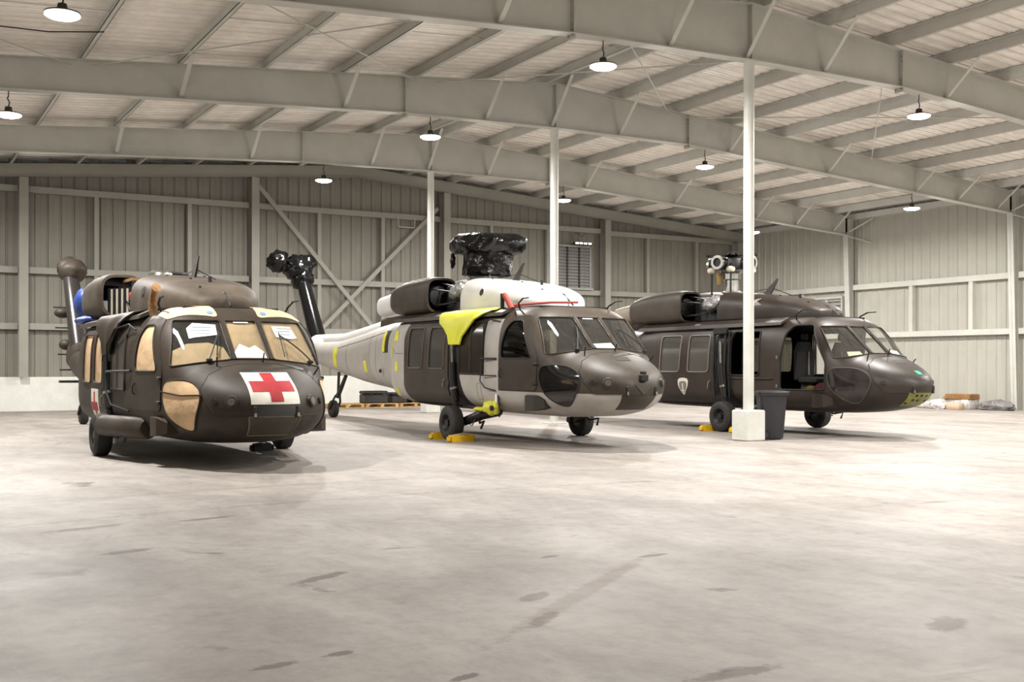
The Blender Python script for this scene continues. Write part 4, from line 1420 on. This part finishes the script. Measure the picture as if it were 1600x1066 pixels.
h1.put(h1.S.patch([(-.12, 2.25), (.10, 2.25), (.10, 2.235), (-.12, 2.235)], 'front', -.001, -.003), 'label_strip', M_PAPER, h1.ws[1], None)
# red cross panel on the nose
cr = h1.patch('cross_panel', [(-.335, 1.50), (.335, 1.50), (.335, 1.085), (-.335, 1.085)], 'front', M_WHITE, out=.016, inn=.0, res=.06, label='white panel with a red cross')
CRX = [(-.085, 1.49), (.085, 1.49), (.085, 1.38), (.29, 1.38), (.29, 1.245), (.085, 1.245), (.085, 1.115), (-.085, 1.115), (-.085, 1.245), (-.29, 1.245), (-.29, 1.38), (-.085, 1.38)]
h1.put(h1.S.patch(CRX, 'front', .021, .010, (), 1, .05), 'red_cross', M_RED, cr, 40)
h1.patch('nose_access_panel', [(-.255, 1.07), (.255, 1.07), (.255, .915), (-.255, .915)], 'front', M_PANELG, out=.016, inn=0, res=.07)
lp = h1.patch('lower_nose_panel', LOWPANEL, 'front', mat('olive_green_panel', (60, 56, 44), .55), out=.008, inn=-.01, res=.07)
h1.put(h1.S.line(LOWPANEL, 'front', .012, .006, 1, .06, True), 'panel_edge', mat('edge_dull', (104, 96, 78), .6), lp, 60)
# cross on the sliding doors
for sg in (1, -1):
    cp = h1.patch('cross_panel', [(5.02, 1.20), (5.58, 1.20), (5.58, .62), (5.02, .62)], 'side', M_WHITE, out=.03, inn=.02, side=sg, label='white panel with a red cross')
    K = [(5.30 + dx * .72, .91 + dz) for dx, dz in ((-.07, .24), (.07, .24), (.07, .07), (.33, .07), (.33, -.07), (.07, -.07), (.07, -.24), (-.07, -.24), (-.07, -.07), (-.33, -.07), (-.33, .07), (-.07, .07))]
    h1.put(h1.S.patch(K, 'side', .034, .025, (), sg, .07), 'red_cross', M_RED, cp, 40)
# cord across the paper over the chin window
h1.line('cord', [(.56, 1.20), (.95, 1.19), (1.45, 1.24)], 'side', M_BLACK, r=.010, off=.022, side=1)

def gunner_windows(H, m, m_frame, cols=(1, 1)):
    for sg in (1, -1):
        for P in (GUN_A, GUN_B):
            g = H.patch('gunner_window', P, 'side', m, out=.012, inn=-.012, side=sg, res=.1)
            H.put(H.S.line(P, 'side', .016, .012, sg, .07, True), 'window_frame', m_frame, g, 60)
gunner_windows(h1, mat('dull_window_panel', (66, 60, 53), .35, var=.2, vscale=3), SEAM)
for sg in (1, -1):   # grab rails beside the gunner window
    S_ = h1.S
    def off(p, d):
        q, n = S_.hit(p, 'side', sg)
        return q + n * d
    g = MB().tube([off((2.66, 2.12), .03), off((2.9, 2.18), .10), off((3.5, 2.12), .14), off((3.75, 1.9), .15), off((3.75, 1.2), .15), off((3.5, 1.0), .13), off((2.75, .92), .04)], .014, 6)
    rl = h1.put(g, 'grab_rail', M_BLACK, None, 60)
    h1.put(MB().tube([off((2.7, 1.52), .03), off((3.72, 1.50), .15)], .02, 6), 'cross_bar', M_BLACK, rl, 60)

def strut_cover(H, m, sgs=(1, -1)):
    """folded sheet over the upper strut fairing"""
    for sg in sgs:
        rows_ = [[(4.75, .98, 2.47), (2.95, .98, 2.48)], [(4.74, 1.36, 2.40), (2.95, 1.22, 2.42)], [(4.72, 1.43, 2.33), (3.2, 1.30, 2.35)],
                 [(4.66, 1.46, 2.20), (3.44, 1.36, 2.25)], [(4.50, 1.455, 2.10), (3.62, 1.39, 2.10)], [(4.36, 1.445, 1.95), (3.83, 1.41, 1.94)], [(4.32, 1.44, 1.78), (3.91, 1.42, 1.78)]]
        nC = 12
        G = []
        for a, b_ in rows_:
            A, B = Vector(a), Vector(b_)
            G.append([A.lerp(B, k / nC) + Vector((0, .012 * math.sin(k * 1.1), 0)) for k in range(nC + 1)])
        V_, F_ = [], []
        nn = nC + 1
        for off_ in (0, 1):
            for r_ in G:
                for p in r_:
                    q = p + Vector((0, -.03 * off_, -.012 * off_))
                    V_.append((q.x, sg * q.y, q.z))
        N = len(G) * nn
        for i in range(len(G) - 1):
            for j in range(nC):
                a = i * nn + j
                F_ += [(a, a + 1, a + nn + 1, a + nn), (N + a, N + a + nn, N + a + nn + 1, N + a + 1)]
        ring = [j for j in range(nn)] + [i * nn + nC for i in range(1, len(G))] + [(len(G) - 1) * nn + j for j in range(nC - 1, -1, -1)] + [i * nn for i in range(len(G) - 2, 0, -1)]
        for k in range(len(ring)):
            a, b_ = ring[k], ring[(k + 1) % len(ring)]
            F_.append((a, b_, N + b_, N + a))
        H.put(MB().add(V_, F_), 'strut_fairing', m, None, 50)
strut_cover(h1, OLIVE1)
# rotor head removed: flat blanking disc and mast stub
h1.put(MB().lathe([(3.16, .30), (3.22, .34), (3.25, .33), (3.26, .05)], (5.75, 0, 0), 'Z', 28), 'mast_blanking_disc', M_PANELG, None, 40)
h1.put(MB().lathe([(3.1, .22), (3.2, .20), (3.24, .12)], (5.2, .30, 0), 'Z', 20), 'transmission_cap', M_ALU, None, 40)
# covered pitot beside the roof, starboard
h1.put(MB().tube([(2.62, 1.02, 2.36), (2.60, 1.04, 2.55), (2.5, 1.04, 2.72), (2.40, 1.03, 2.76)], [.07, .06, .05, .07], 10), 'pitot_cover', mat('canvas_cover', (150, 110, 70), .8, var=.3, vscale=8), None, 60)
# blue tarpaulin over the bare engine deck behind the open nacelle
h1.put(MB().ell((8.75, .93, 2.80), (.3, .17, .30), 18, 10, lambda d: 1 + .07 * math.sin(9 * d.x + 3 * d.z)), 'tarpaulin', M_BLUE, None, 60)
h1.put(MB().ell((7.4, 1.0, 2.42), (.8, .3, .10), 18, 10, lambda d: 1 + .07 * math.sin(9 * d.x + 3 * d.z)), 'tarpaulin', M_BLUE, None, 60)

# ================================================================= helicopter 2: half-stripped, grey primer and olive
P2 = paint_h2()
h2 = Heli((-3.462, -1.255, -89.14, .066, .0089), 'half-repainted helicopter in grey primer and olive with its rotor head wrapped in black plastic', P2, dict(box=mat('box_dark_olive', (44, 41, 33), .55)))
h2.shell()
h2.windows(M_GLASS, M_GLASS, OLIVE2)
h2.doors(OLIVE2, M_GLASSD)
h2.sliding_doors(OLIVE2, glass('hazy_glass', (190, 188, 180), .06, .10, .10), mat('window_frame_olive', (86, 80, 70), .5))
h2.nose(OLIVE2, SEAM)
h2.chin(M_CHIN, SEAM)
h2.wipers()
h2.cowling(WHITE2, OLIVE2)
h2.nacelles(OLIVE2, 'dark', WHITE2)
h2.antennas()
h2.tail(GREY2, WHITE2, GREY2, mat('gloss_black_wrap', (12, 12, 14), .14), wrapped=True)
h2.gear()
h2.interior()
gunner_windows(h2, mat('smoked_side_panel', (44, 38, 32), .18, var=.3, vscale=3), SEAM)
strut_cover(h2, M_YEL, (1,))
strut_cover(h2, OLIVE2, (-1,))
h2.patch('lower_nose_panel', LOWPANEL, 'front', OLIVE2, out=.006, inn=-.01, res=.07)
q, n = h2.S.hit((0.0, 1.14), 'front')
ms = h2.put(MB().box(q + n * .02 + Vector((0, 0, .06)), (.08, .16, .12), bev=.015), 'sensor_mount', M_BLACK, None, 40)
h2.put(MB().box(q + n * .03 + Vector((0.02, 0, .14)), (.06, .10, .06), bev=.01), 'sensor_cap', M_BLACK, ms, 40)
h2.patch('mount_plate', [(-.17, 1.09), (.17, 1.09), (.0, .92)], 'front', mat('olive_dull', (62, 56, 48), .6), out=.02, inn=0)  # dull olive triangle laid on the skin below the sensor mount
for sg in (1,):
    S_ = h2.S
    def off2(p, d):
        q, n = S_.hit(p, 'side', sg)
        return q + n * d
    g = MB().tube([off2((2.66, 2.18), .03), off2((2.95, 2.20), .07), off2((3.08, 2.12), .08), off2((3.1, 1.1), .08), off2((2.95, .98), .07), off2((2.66, .93), .02)], .012, 6)
    rl = h2.put(g, 'grab_rail', M_BLACK, None, 60)
    for z in (1.51, 1.2):
        h2.put(MB().tube([off2((2.64, z), .02), off2((3.1, z), .08)], .018 if z > 1.3 else .012, 6), 'cross_bar', M_BLACK, rl, 60)
# tape squares on primer
for (s, z, w, h_) in ((7.05, 1.98, .24, .20), (6.98, 1.32, .16, .22), (7.33, 1.72, .07, .42), (7.02, .78, .16, .16)):
    h2.patch('tape_square', [(s - w / 2, z - h_ / 2), (s + w / 2, z - h_ / 2), (s + w / 2, z + h_ / 2), (s - w / 2, z + h_ / 2)], 'side', M_YTAPE, out=.010, inn=0)
for (s, z, w, h_) in ((10.35, 1.29, .30, .28), (13.2, 1.5, .30, .5)):
    h2.patch('tape_square', [(s - w / 2, z - h_ / 2), (s + w / 2, z - h_ / 2), (s + w / 2, z + h_ / 2), (s - w / 2, z + h_ / 2)], 'side', M_YTAPE, out=.012, inn=0, S=h2.tail_s)
ao = h2.patch('access_opening', [(8.15, 1.62), (8.55, 1.62), (8.55, 2.12), (8.15, 2.12)], 'side', M_BLACK, out=.006, inn=-.02, S=h2.tail_s)
h2.put(h2.tail_s.patch([(8.38, 1.64), (8.56, 1.64), (8.56, 2.08), (8.38, 2.08)], 'side', .03, .008), 'tape_square', M_YTAPE, ao, 40)
h2.patch('primer_patch', [(10.1, .98), (10.6, .98), (10.6, 1.62), (10.1, 1.62)], 'side', mat('primer_brown', (156, 148, 138), .6), out=.006, inn=0, S=h2.tail_s)
for P in ([(9.3, .9), (9.3, 2.05), (9.9, 2.0), (9.9, .95)], ):
    h2.line('panel_seam', P, 'side', SEAMG, r=.005, off=.001, S=h2.tail_s, closed=True)
h2.line('panel_seam', [(8.6, 2.10), (12.0, 1.85), (13.4, 1.72)], 'side', SEAMG, r=.007, off=.002, S=h2.tail_s)
h2.line('panel_seam', [(12.2, 1.0), (12.2, 1.95)], 'side', SEAMG, r=.006, off=.001, S=h2.tail_s)
h2.line('panel_seam', [(8.6, .85), (11.9, .97)], 'side', SEAMG, r=.006, off=.001, S=h2.tail_s)
h2.line('panel_seam', [(6.62, 1.60), (7.05, 1.6), (7.3, 1.72)], 'side', SEAMG, r=.006, off=.001)
h2.put(MB().ell((8.7, .93, 1.2), (.06, .03, .05), 12, 8), 'drain_stub', M_GEAR, None, 40)
h2.line('panel_seam', [(3.2, .75), (3.2, 1.05), (3.36, 1.05), (3.36, .75)], 'side', SEAMG, r=.005, off=.001, closed=True)
# red strap on the cowling foot and cover on the pitot
h2.put(MB().tube([(1.95, .0, 2.55), (2.1, .5, 2.54), (2.6, .92, 2.50), (2.75, 1.0, 2.47)], .022, 6), 'red_strap', M_REDTAPE, None, 60)
h2.put(MB().tube([(2.62, 1.0, 2.42), (2.75, 1.0, 2.55), (2.92, 1.0, 2.70)], [.06, .05, .05], 8), 'pitot_cover', M_REDTAPE, None, 60)
h2.put(MB().tube([(2.95, 1.02, 2.42), (2.95, 1.02, 2.72)], .04, 8), 'pitot_mast', M_GEAR, None, 60)
h2.put(h2.S.patch([(-.24, 1.71), (.16, 1.71), (.20, 1.80), (-.20, 1.82)], 'front', -.02, -.024), 'loose_paper', M_PAPER, h2.ws[1], None)
h2.put(h2.S.patch([(-.12, 2.25), (.10, 2.25), (.10, 2.235), (-.12, 2.235)], 'front', -.001, -.003), 'label_strip', M_PAPER, h2.ws[1], None)
# wrapped rotor head
random.seed(5)
PH = [random.uniform(0, 6.28) for _ in range(12)]
def crumple(t, h):
    return (1 + .045 * math.sin(5 * t + PH[0] + 9 * h) + .03 * math.sin(11 * t + PH[1] - 14 * h) + .02 * math.sin(23 * t + PH[2] + 21 * h) + .03 * math.sin(3 * t + 17 * h))
lo_ = MB().lathe([(3.22, .02), (3.22, .44), (3.24, .50), (3.40, .51), (3.55, .50), (3.7, .52), (3.80, .56), (3.82, .3)], (5.32, 0, 0), 'Z', 72, crumple)
hw = h2.put(lo_, 'wrapped_rotor_head', M_WRAP, None, 70, label='rotor head wrapped in crumpled black plastic')
def flare(t, h):
    return crumple(t, h * 1.3) * (1 + .16 * max(0, math.cos(2 * (t - .8))) ** 2)
h2.put(MB().lathe([(3.66, .46), (3.70, .62), (3.80, .69), (3.92, .70), (4.02, .66), (4.08, .56), (4.10, .30), (4.11, .02)], (5.32, 0, 0), 'Z', 80, flare), 'wrapped_rotor_top', M_WRAP, hw, 70)
h2.put(MB().ell((5.9, .52, 3.56), (.07, .05, .17), 12, 8, lambda d: 1 + .2 * math.sin(8 * d.z + 4 * d.x)), 'loose_plastic_end', M_WRAP, hw, 70)
for dx, dy in ((.42, .2), (.05, .45), (-.35, .15)):
    h2.put(MB().rod((5.32 + dx, dy, 3.12), (5.32 + dx, dy, 3.3), .022, n=8), 'control_rod', M_ALU, hw, 40)
# yellow padding lashed to the drag beam
yp = h2.ground(MB().ell((2.98, 1.24, .66), (.20, .12, .13), 14, 10, lambda d: 1 + .22 * math.sin(5 * d.x + 3) * math.sin(6 * d.z + 1)), 'yellow_padding', M_YTAPE, None, 50)
h2.ground(MB().box((3.30, 1.26, .62), (.34, .16, .08), rz=.1, bev=.03), 'padding_sleeve', M_YTAPE, yp, 40)
h2.ground(MB().ell((2.72, 1.27, .68), (.10, .08, .12), 12, 8, lambda d: 1 + .2 * math.sin(7 * d.z + 2)), 'padding_sleeve', M_YTAPE, yp, 50)
h2.ground(MB().rod((2.72, 1.35, .66), (2.72, 1.38, .66), .05, n=12), 'padding_hole', M_BLACK, yp, 40)
h2.ground(MB().box((2.66, 1.30, .84), (.06, .02, .16), bev=.006), 'white_tag', M_PAPER, yp, None)
h2.ground(MB().tube([(2.62, 1.28, .9), (2.52, 1.33, .75), (2.46, 1.33, .58), (2.55, 1.3, .52)], .02, 6), 'hose', M_GEAR, yp, 60)

# ================================================================= helicopter 3: dark olive, open cockpit
h3 = Heli((3.16, -1.518, -86.87, 0.0, 0.0), 'dark olive helicopter with open cockpit doorways and a bare rotor head', OLIVE3, dict(box=OLIVE3))
h3.shell()
h3.windows(M_GLASS, M_GLASS, OLIVE3)
h3.sliding_doors(OLIVE3, glass('hazy_glass', (190, 188, 180), .06, .10, .10), mat('window_frame_light', (118, 112, 102), .4))
h3.nose(OLIVE3, SEAM, False)
h3.chin(mat('smoked_chin_brown', (44, 40, 39), .08, var=.35, vscale=3, coat=.2), mat('chin_rim', (62, 55, 50), .5))
h3.cowling(OLIVE3, OLIVE3)
h3.nacelles(mat('olive_nacelle', (62, 55, 46), 0.5, spec=0.32, var=0.15, vscale=2), 'dark', mat('tan_exhaust', (128, 118, 104), .5))
h3.antennas()
h3.tail(OLIVE3, OLIVE3, OLIVE3, OLIVE3)
h3.gear()
h3.interior()
for sg in (1, -1):
    h3.put(h3.S.line(DOOR, 'side', .014, .004, sg, .06, True), 'door_seal', SEAM, h3.fus, 60)
    h3.put(h3.S.line(GUN, 'side', .016, .008, sg, .07, True), 'gunner_window_frame', SEAM, h3.fus, 60)
    h3.line('side_rail', [(2.75, 1.17), (4.08, 1.17)], 'side', SEAM, r=.018, off=.01, side=sg)
    for z in (1.62, 1.02):
        q, n = h3.S.hit((2.64, z), 'side', sg)
        h3.put(MB().box(q + n * .004, (.05, .012, .07)), 'latch_plate', M_ALU, h3.fus, None)
    # gear uprights and actuator clutter in the strut well
    for s0, w_ in ((4.10, .03), (4.45, .025), (3.98, .02)):
        h3.put(MB().tube([(s0, sg * 1.36, .75), (s0 + .02, sg * 1.39, 1.4), (s0, sg * 1.36, 2.2)], w_, 6), 'conduit', M_GEAR, None, 60)
    h3.put(MB().box((4.25, sg * 1.37, 2.20), (.42, .10, .14), bev=.02), 'strut_head', M_GEAR, None, 40)
b = h3.patch('nose_bay', LOWPANEL, 'front', M_ZINC, out=.008, inn=-.01, res=.07)
for t, z in ((.18, .87), (.06, .87), (.18, .78), (.05, .77), (-.10, .86), (-.2, .77), (.26, .72)):
    q, n = h3.S.hit((t, z), 'front')
    h3.put(MB().rod(q, q + n * .014, .03, n=12), 'bay_hole', M_BLACK, b, None)
q, n = h3.S.hit((-.03, 1.30), 'front')
h3.patch('green_tape', rr([(-.10, 1.33), (.03, 1.34), (.04, 1.27), (-.08, 1.265)], .015), 'front', M_GTAPE, out=.016, inn=0)
# unit shield on the sliding door
SH = chaikin([(5.33, 1.14), (5.50, 1.17), (5.68, 1.14), (5.67, .98), (5.58, .86), (5.50, .76), (5.43, .86), (5.34, .98)], 1)
em = h3.patch('shield_emblem', SH, 'side', mat('emblem_white', (205, 200, 190), .6), out=.030, inn=.02, label='white-edged shield emblem with a sword')
h3.put(h3.S.patch([(5.505 + (a - 5.505) * .74, .985 + (z - .985) * .74 - .03) for a, z in SH], 'side', .034, .026, (), 1, .07), 'shield_field', mat('emblem_grey', (112, 106, 98), .6), em, None)
h3.put(h3.S.patch([(5.49, 1.04), (5.52, 1.04), (5.52, .82), (5.505, .80), (5.49, .82)], 'side', .037, .03, (), 1, .1), 'sword', mat('emblem_white', (205, 200, 190), .6), em, None)
h3.put(h3.S.patch([(5.45, .89), (5.56, .89), (5.56, .87), (5.45, .87)], 'side', .037, .03, (), 1, .1), 'sword_guard', mat('emblem_white', (205, 200, 190), .6), em, None)
# small bare-metal hatch marks on the cowling
for k in range(3):
    a = .05 * k
    h3.line('scratch_mark', [(3.92 - a, 2.74 + a * .6), (3.78 - a, 2.90 + a * .2)], 'side', M_WHITE, r=.006, off=.002, S=h3.cowl_s)
    h3.line('scratch_mark', [(3.94 - a, 2.84 - .04 * k + .02), (3.70 - a, 2.80 - .03 * k + .04)], 'side', M_WHITE, r=.006, off=.002, S=h3.cowl_s)
for poly, wi in (([(.50, 1.66), (.86, 1.635), (.82, 1.74), (.52, 1.75)], 0), ([(-.40, 1.69), (-.72, 1.66), (-.70, 1.77), (-.42, 1.79)], 2)):
    h3.put(h3.S.patch(poly, 'front', -.02, -.024), 'loose_paper', mat('cream_paper', (226, 216, 186), .8) if wi == 0 else M_PAPER, h3.ws[wi], None)
# first-aid bag and yellow parts on the cockpit floor
h3.put(MB().box((1.95, .62, .98), (.34, .3, .22), bev=.05), 'red_bag', mat('red_bag', (66, 20, 16), .8), None, 40)
h3.put(MB().box((2.2, .75, .95), (.2, .2, .16), bev=.04), 'yellow_case', mat('ochre', (96, 70, 28), .7), None, 40)
# rotor head
HX, HZ = 5.33, 3.84
m_mast = h3.put(MB().lathe([(3.15, .24), (3.18, .24), (3.20, .17), (3.45, .16), (3.47, .21), (3.60, .21), (3.64, .26), (3.70, .28)], (HX, 0, 0), 'Z', 32), 'rotor_mast', M_ALU, None, 40)
hub = h3.put(MB().lathe([(3.68, .20), (3.70, .36), (3.80, .38), (3.95, .34), (4.0, .2)], (HX, 0, 0), 'Z', 24), 'rotor_hub', M_GEAR, None, 40)
for k in range(4):
    a = math.radians(12 + 90 * k)
    d = Vector((math.cos(a), math.sin(a), 0))
    c0 = Vector((HX, 0, HZ))
    sp = MB()
    sp.rod(c0 + d * .25, c0 + d * .56, .135, n=24)
    so = h3.put(sp, 'blade_spindle', M_GEAR, hub, 40)
    ring = MB()
    u = d.cross(Vector((0, 0, 1)))
    for r0, r1, x0, x1 in ((.105, .165, .54, .60),):
        rings = []
        for (x_, r_) in ((x0, r1), (x1, r1), (x1, r0), (x0, r0)):
            rings.append([c0 + d * x_ + (u * math.cos(t) + Vector((0, 0, 1)) * math.sin(t)) * r_ for t in (2 * math.pi * j / 24 for j in range(24))])
        rings.append(rings[0])
        ring.loft(rings, False, False)
    h3.put(ring, 'spindle_ring', M_ALU, so, 40)
    h3.put(MB().rod(c0 + d * .562, c0 + d * .565, .105, n=20), 'spindle_bore', M_BLACK, so, None)
    a2 = a + .55
    e = Vector((HX + .46 * math.cos(a2), .46 * math.sin(a2), 0))
    pr = h3.put(MB().rod(e + Vector((0, 0, 3.10)), e + Vector((0, 0, 3.66)), .024, n=10), 'pitch_rod', M_GEAR, hub, 40)
    h3.put(MB().ell(e + Vector((0, 0, 3.68)), (.10, .10, .075), 14, 8, lambda d_: 1 + .12 * math.sin(9 * d_.x + 7 * d_.z)), 'wrapped_rod_end', mat('foam_wrap', (214, 208, 190), .7), pr, 60)
    h3.put(MB().tube([e + Vector((0, 0, 3.74)), e * .8 + Vector((HX * .2, 0, 3.80)), e * .55 + Vector((HX * .45, 0, 3.82))], .035, 8), 'pitch_horn', M_GEAR, hub, 60)
bif = MB()
for k in range(4):
    a = math.radians(49 + 90 * k)
    d = Vector((math.cos(a), math.sin(a), 0))
    u = Vector((-d.y, d.x, 0))
    c0 = Vector((HX, 0, 4.03))
    bif.loft([[c0 + u * .14, c0 - u * .14, c0 - u * .14 + Vector((0, 0, .035)), c0 + u * .14 + Vector((0, 0, .035))],
              [c0 + d * .60 + u * .09, c0 + d * .60 - u * .09, c0 + d * .60 - u * .09 + Vector((0, 0, .03)), c0 + d * .60 + u * .09 + Vector((0, 0, .03))]])
bo = h3.put(bif, 'vibration_absorber', M_BLACK, hub, None)
for k in range(4):
    a = math.radians(49 + 90 * k)
    h3.put(MB().rod((HX + .57 * math.cos(a), .57 * math.sin(a), 4.0), (HX + .57 * math.cos(a), .57 * math.sin(a), 4.075), .05, n=12), 'absorber_weight', M_GEAR, bo, 40)
h3.put(MB().rod((HX + .12, .28, 3.35), (HX + .12, .28, 3.62), .07, n=12), 'servo', mat('servo_brass', (128, 104, 56), .4, metal=.4), m_mast, 40)

# ------------------------------------------------------------------ loose things
def at_heli(H, s, t, z=0.0):
    R = Matrix.Rotation(H.root.rotation_euler.z, 3, 'Z')
    return H.root.location + R @ Vector((s, t, z))
def chock(loc, rz, label, m=M_CHOCK, ln=.46):
    c = empty('wheel_chock', loc, rz, label, 'chock', 'wheel chocks')
    b = MB().prism([(-.09, 0), (.09, 0), (.045, .13), (-.045, .13)], 'Y', -ln / 2, ln / 2)
    b.build('wedge', m, c, 30)
    for sg in (-1, 1):
        MB().box((0, sg * (ln / 2 + .025), .055), (.12, .05, .10), bev=.02).build('end_cap', m, c, 30)
    MB().tube([(0, -ln / 2, .12), (.03, -.05, .15), (0, ln / 2, .12)], .012, 6).build('rope', M_ROD, c, 60)
hz2, hz3, hz1 = h2.root.rotation_euler.z, h3.root.rotation_euler.z, h1.root.rotation_euler.z
chock(at_heli(h2, 3.62, 1.52), hz2 + .12, 'yellow chock in front of the grey helicopter\'s near wheel', ln=.50)
chock(at_heli(h2, 4.48, 1.52), hz2 - .1, 'yellow chock behind the grey helicopter\'s near wheel', ln=.34)
chock(at_heli(h3, 3.64, 1.50), hz3 + .2, 'yellow chock in front of the dark helicopter\'s near wheel', ln=.3)
chock(at_heli(h3, 4.47, 1.55), hz3 - .2, 'yellow chock behind the dark helicopter\'s near wheel', ln=.3)
chock(at_heli(h1, 3.70, -1.02), hz1, 'black chock at the brown helicopter\'s far wheel', M_BLACK, .30)

# wheeled rubbish bin beside the near column
bn = empty('wheelie_bin', (.66, .08, 0), math.radians(60), 'black wheeled rubbish bin standing beside the concrete block', 'bin')
def rect(w, d, z, r=.05):
    x, y = w / 2, d / 2
    return [(x, -y + r, z), (x, y - r, z), (x - r, y, z), (-x + r, y, z), (-x, y - r, z), (-x, -y + r, z), (-x + r, -y, z), (x - r, -y, z)]
MB().loft([rect(.36, .40, .02), rect(.38, .42, .10), rect(.48, .52, .84), rect(.49, .53, .86)]).build('body', M_BIN, bn, 40)
MB().loft([rect(.53, .57, .855), rect(.55, .59, .87), rect(.55, .59, .90), rect(.51, .55, .905)]).build('rim', M_BIN, bn, 40)
lid = MB().loft([rect(.54, .60, .905), rect(.54, .60, .925), rect(.46, .50, .955), rect(.30, .36, .962)]).build('lid', M_BIN, bn, 40)
MB().box((0, -.31, .93), (.30, .06, .03), bev=.01).build('handle', M_BIN, lid, 40)
for sg in (-1, 1):
    w = MB().lathe([(-.025, .07), (-.025, .095), (.025, .095), (.025, .07)], (sg * .22, .16, .095), 'X', 20).build('wheel', M_BLACK, bn, 40)
    MB().lathe([(-.03, .01), (-.03, .05), (.03, .05), (.03, .01)], (sg * .22, .16, .095), 'X', 16).build('wheel_hub', M_PANELG, w, 40)
MB().rod((-.22, .16, .095), (.22, .16, .095), .015, n=8).build('axle', M_GEAR, bn)

# pallets with black cases against the end wall
def pallet(x, y, label, rz=0.0):
    p = empty('pallet', (x, y, 0), rz, label, 'pallet', 'wooden pallets by the end wall')
    for k in range(5):
        MB().box((0, -.44 + .22 * k, .125), (1.2, .12, .022)).build('deck_board', M_WOOD, p)
    for k in range(3):
        MB().box((-.54 + .54 * k, 0, .065), (.10, .98, .095)).build('stringer', M_WOOD, p)
    for k in (-1, 1):
        MB().box((0, .43 * k, .010), (1.2, .12, .02)).build('bottom_board', M_WOOD, p)
pallet(-.92, 19.15, 'left wooden pallet under the grey helicopter\'s tail, empty')
pallet(.34, 19.15, 'middle wooden pallet under the grey helicopter\'s tail, carrying black cases')
pallet(1.62, 19.2, 'right wooden pallet under the grey helicopter\'s tail')
def case(x, y, z, d, label):
    c = empty('transport_case', (x, y, z), 0, label, 'case', 'black cases on the pallets')
    MB().box((0, 0, d[2] * .36), (d[0], d[1], d[2] * .72), bev=.03).build('body', mat('case_black', (40, 37, 35), .55), c, 40)
    MB().box((0, 0, d[2] * .87), (d[0] * 1.02, d[1] * 1.02, d[2] * .26), bev=.03).build('lid', mat('case_black', (40, 37, 35), .55), c, 40)
    for k in (-1, 1):
        MB().box((k * d[0] * .25, -d[1] / 2 - .012, d[2] * .72), (.05, .02, .09)).build('latch', M_GEAR, c)
case(.22, 19.15, .138, (.82, .6, .42), 'left black transport case on the pallet')
case(1.18, 19.15, .138, (.78, .6, .36), 'right black transport case on the pallet')

# pile of packing material along the right wall
def crumpled(c, r, amp=.18, fr=3.0, n=30, m=16):
    c = Vector(c)
    def fn(d):
        v = d * fr + c * 3
        return 1 + amp * mnoise.noise(v) + amp * .6 * abs(mnoise.noise(v * 2.6))
    b = MB().ell((0, 0, 0), r, n, m, fn)
    for v in b.v:
        v.z = max(v.z, -r[2] * .6)
    zmin = min(v.z for v in b.v)
    for v in b.v: v.z -= zmin
    return b
pd = Vector((.0, -1.0, 0))
def pile(name, y, x, z, mb, m, label, cat, rz=0.0):
    o = mb.build(name, m, None, 60, (x, y, z), label=label, cat=cat)
    o.rotation_euler = (0, 0, rz)
    return o
pile('wrapped_bundle', 9.62, 16.9, 0, MB().box((0, 0, .12), (.7, .9, .24), bev=.03), M_CLEAR, 'flat bundle in cloudy plastic at the left of the pile by the right wall', 'bundle')
pile('plastic_sheet', 8.95, 16.32, 0, crumpled((1, 2, 3), (.18, .32, .2), .35), M_CLEAR, 'crumpled white plastic sheet in the middle of the pile by the right wall', 'plastic sheet')
pile('carton', 8.28, 16.35, 0, MB().box((0, 0, .11), (.3, .5, .22), bev=.01), mat('carton_pale', (188, 164, 138), .8), 'small pale carton at the front of the pile by the right wall', 'box')
pile('tarpaulin_bundle', 7.25, 17.1, 0, crumpled((4, 1, 7), (.34, .58, .20), .3), mat('grey_tarp', (128, 124, 124), .5, var=.3, vscale=4), 'grey folded tarpaulin at the right end of the pile by the wall', 'tarpaulin')
cs = empty('cardboard_stack', (16.95, 8.5, .342), .08, 'stack of flattened brown cardboard on top of the pile by the right wall', 'cardboard')
for k in range(4):
    MB().box((.01 * k, .015 * math.sin(k * 2), .02 + .042 * k), (.62 - .02 * k, 1.0 - .03 * k, .036), rz=.03 * (k % 2), bev=.006).build('cardboard_sheet', M_CARD, cs)
pile('crate', 8.55, 16.98, 0, MB().box((0, 0, .17), (.6, 1.0, .34), bev=.02), M_CLEAR, 'plastic-wrapped crate beneath the brown cardboard', 'crate')
pile('blue_bundle', 11.55, 17.2, 0, crumpled((9, 3, 2), (.3, .38, .2), .25), M_BLUE, 'blue plastic bundle by the right wall behind the dark helicopter\'s nose', 'bundle')
pile('grey_sack', 10.6, 17.25, 0, crumpled((2, 7, 5), (.25, .35, .2), .25), mat('sack_grey', (150, 146, 150), .6), 'grey plastic sack beside the blue bundle', 'sack')
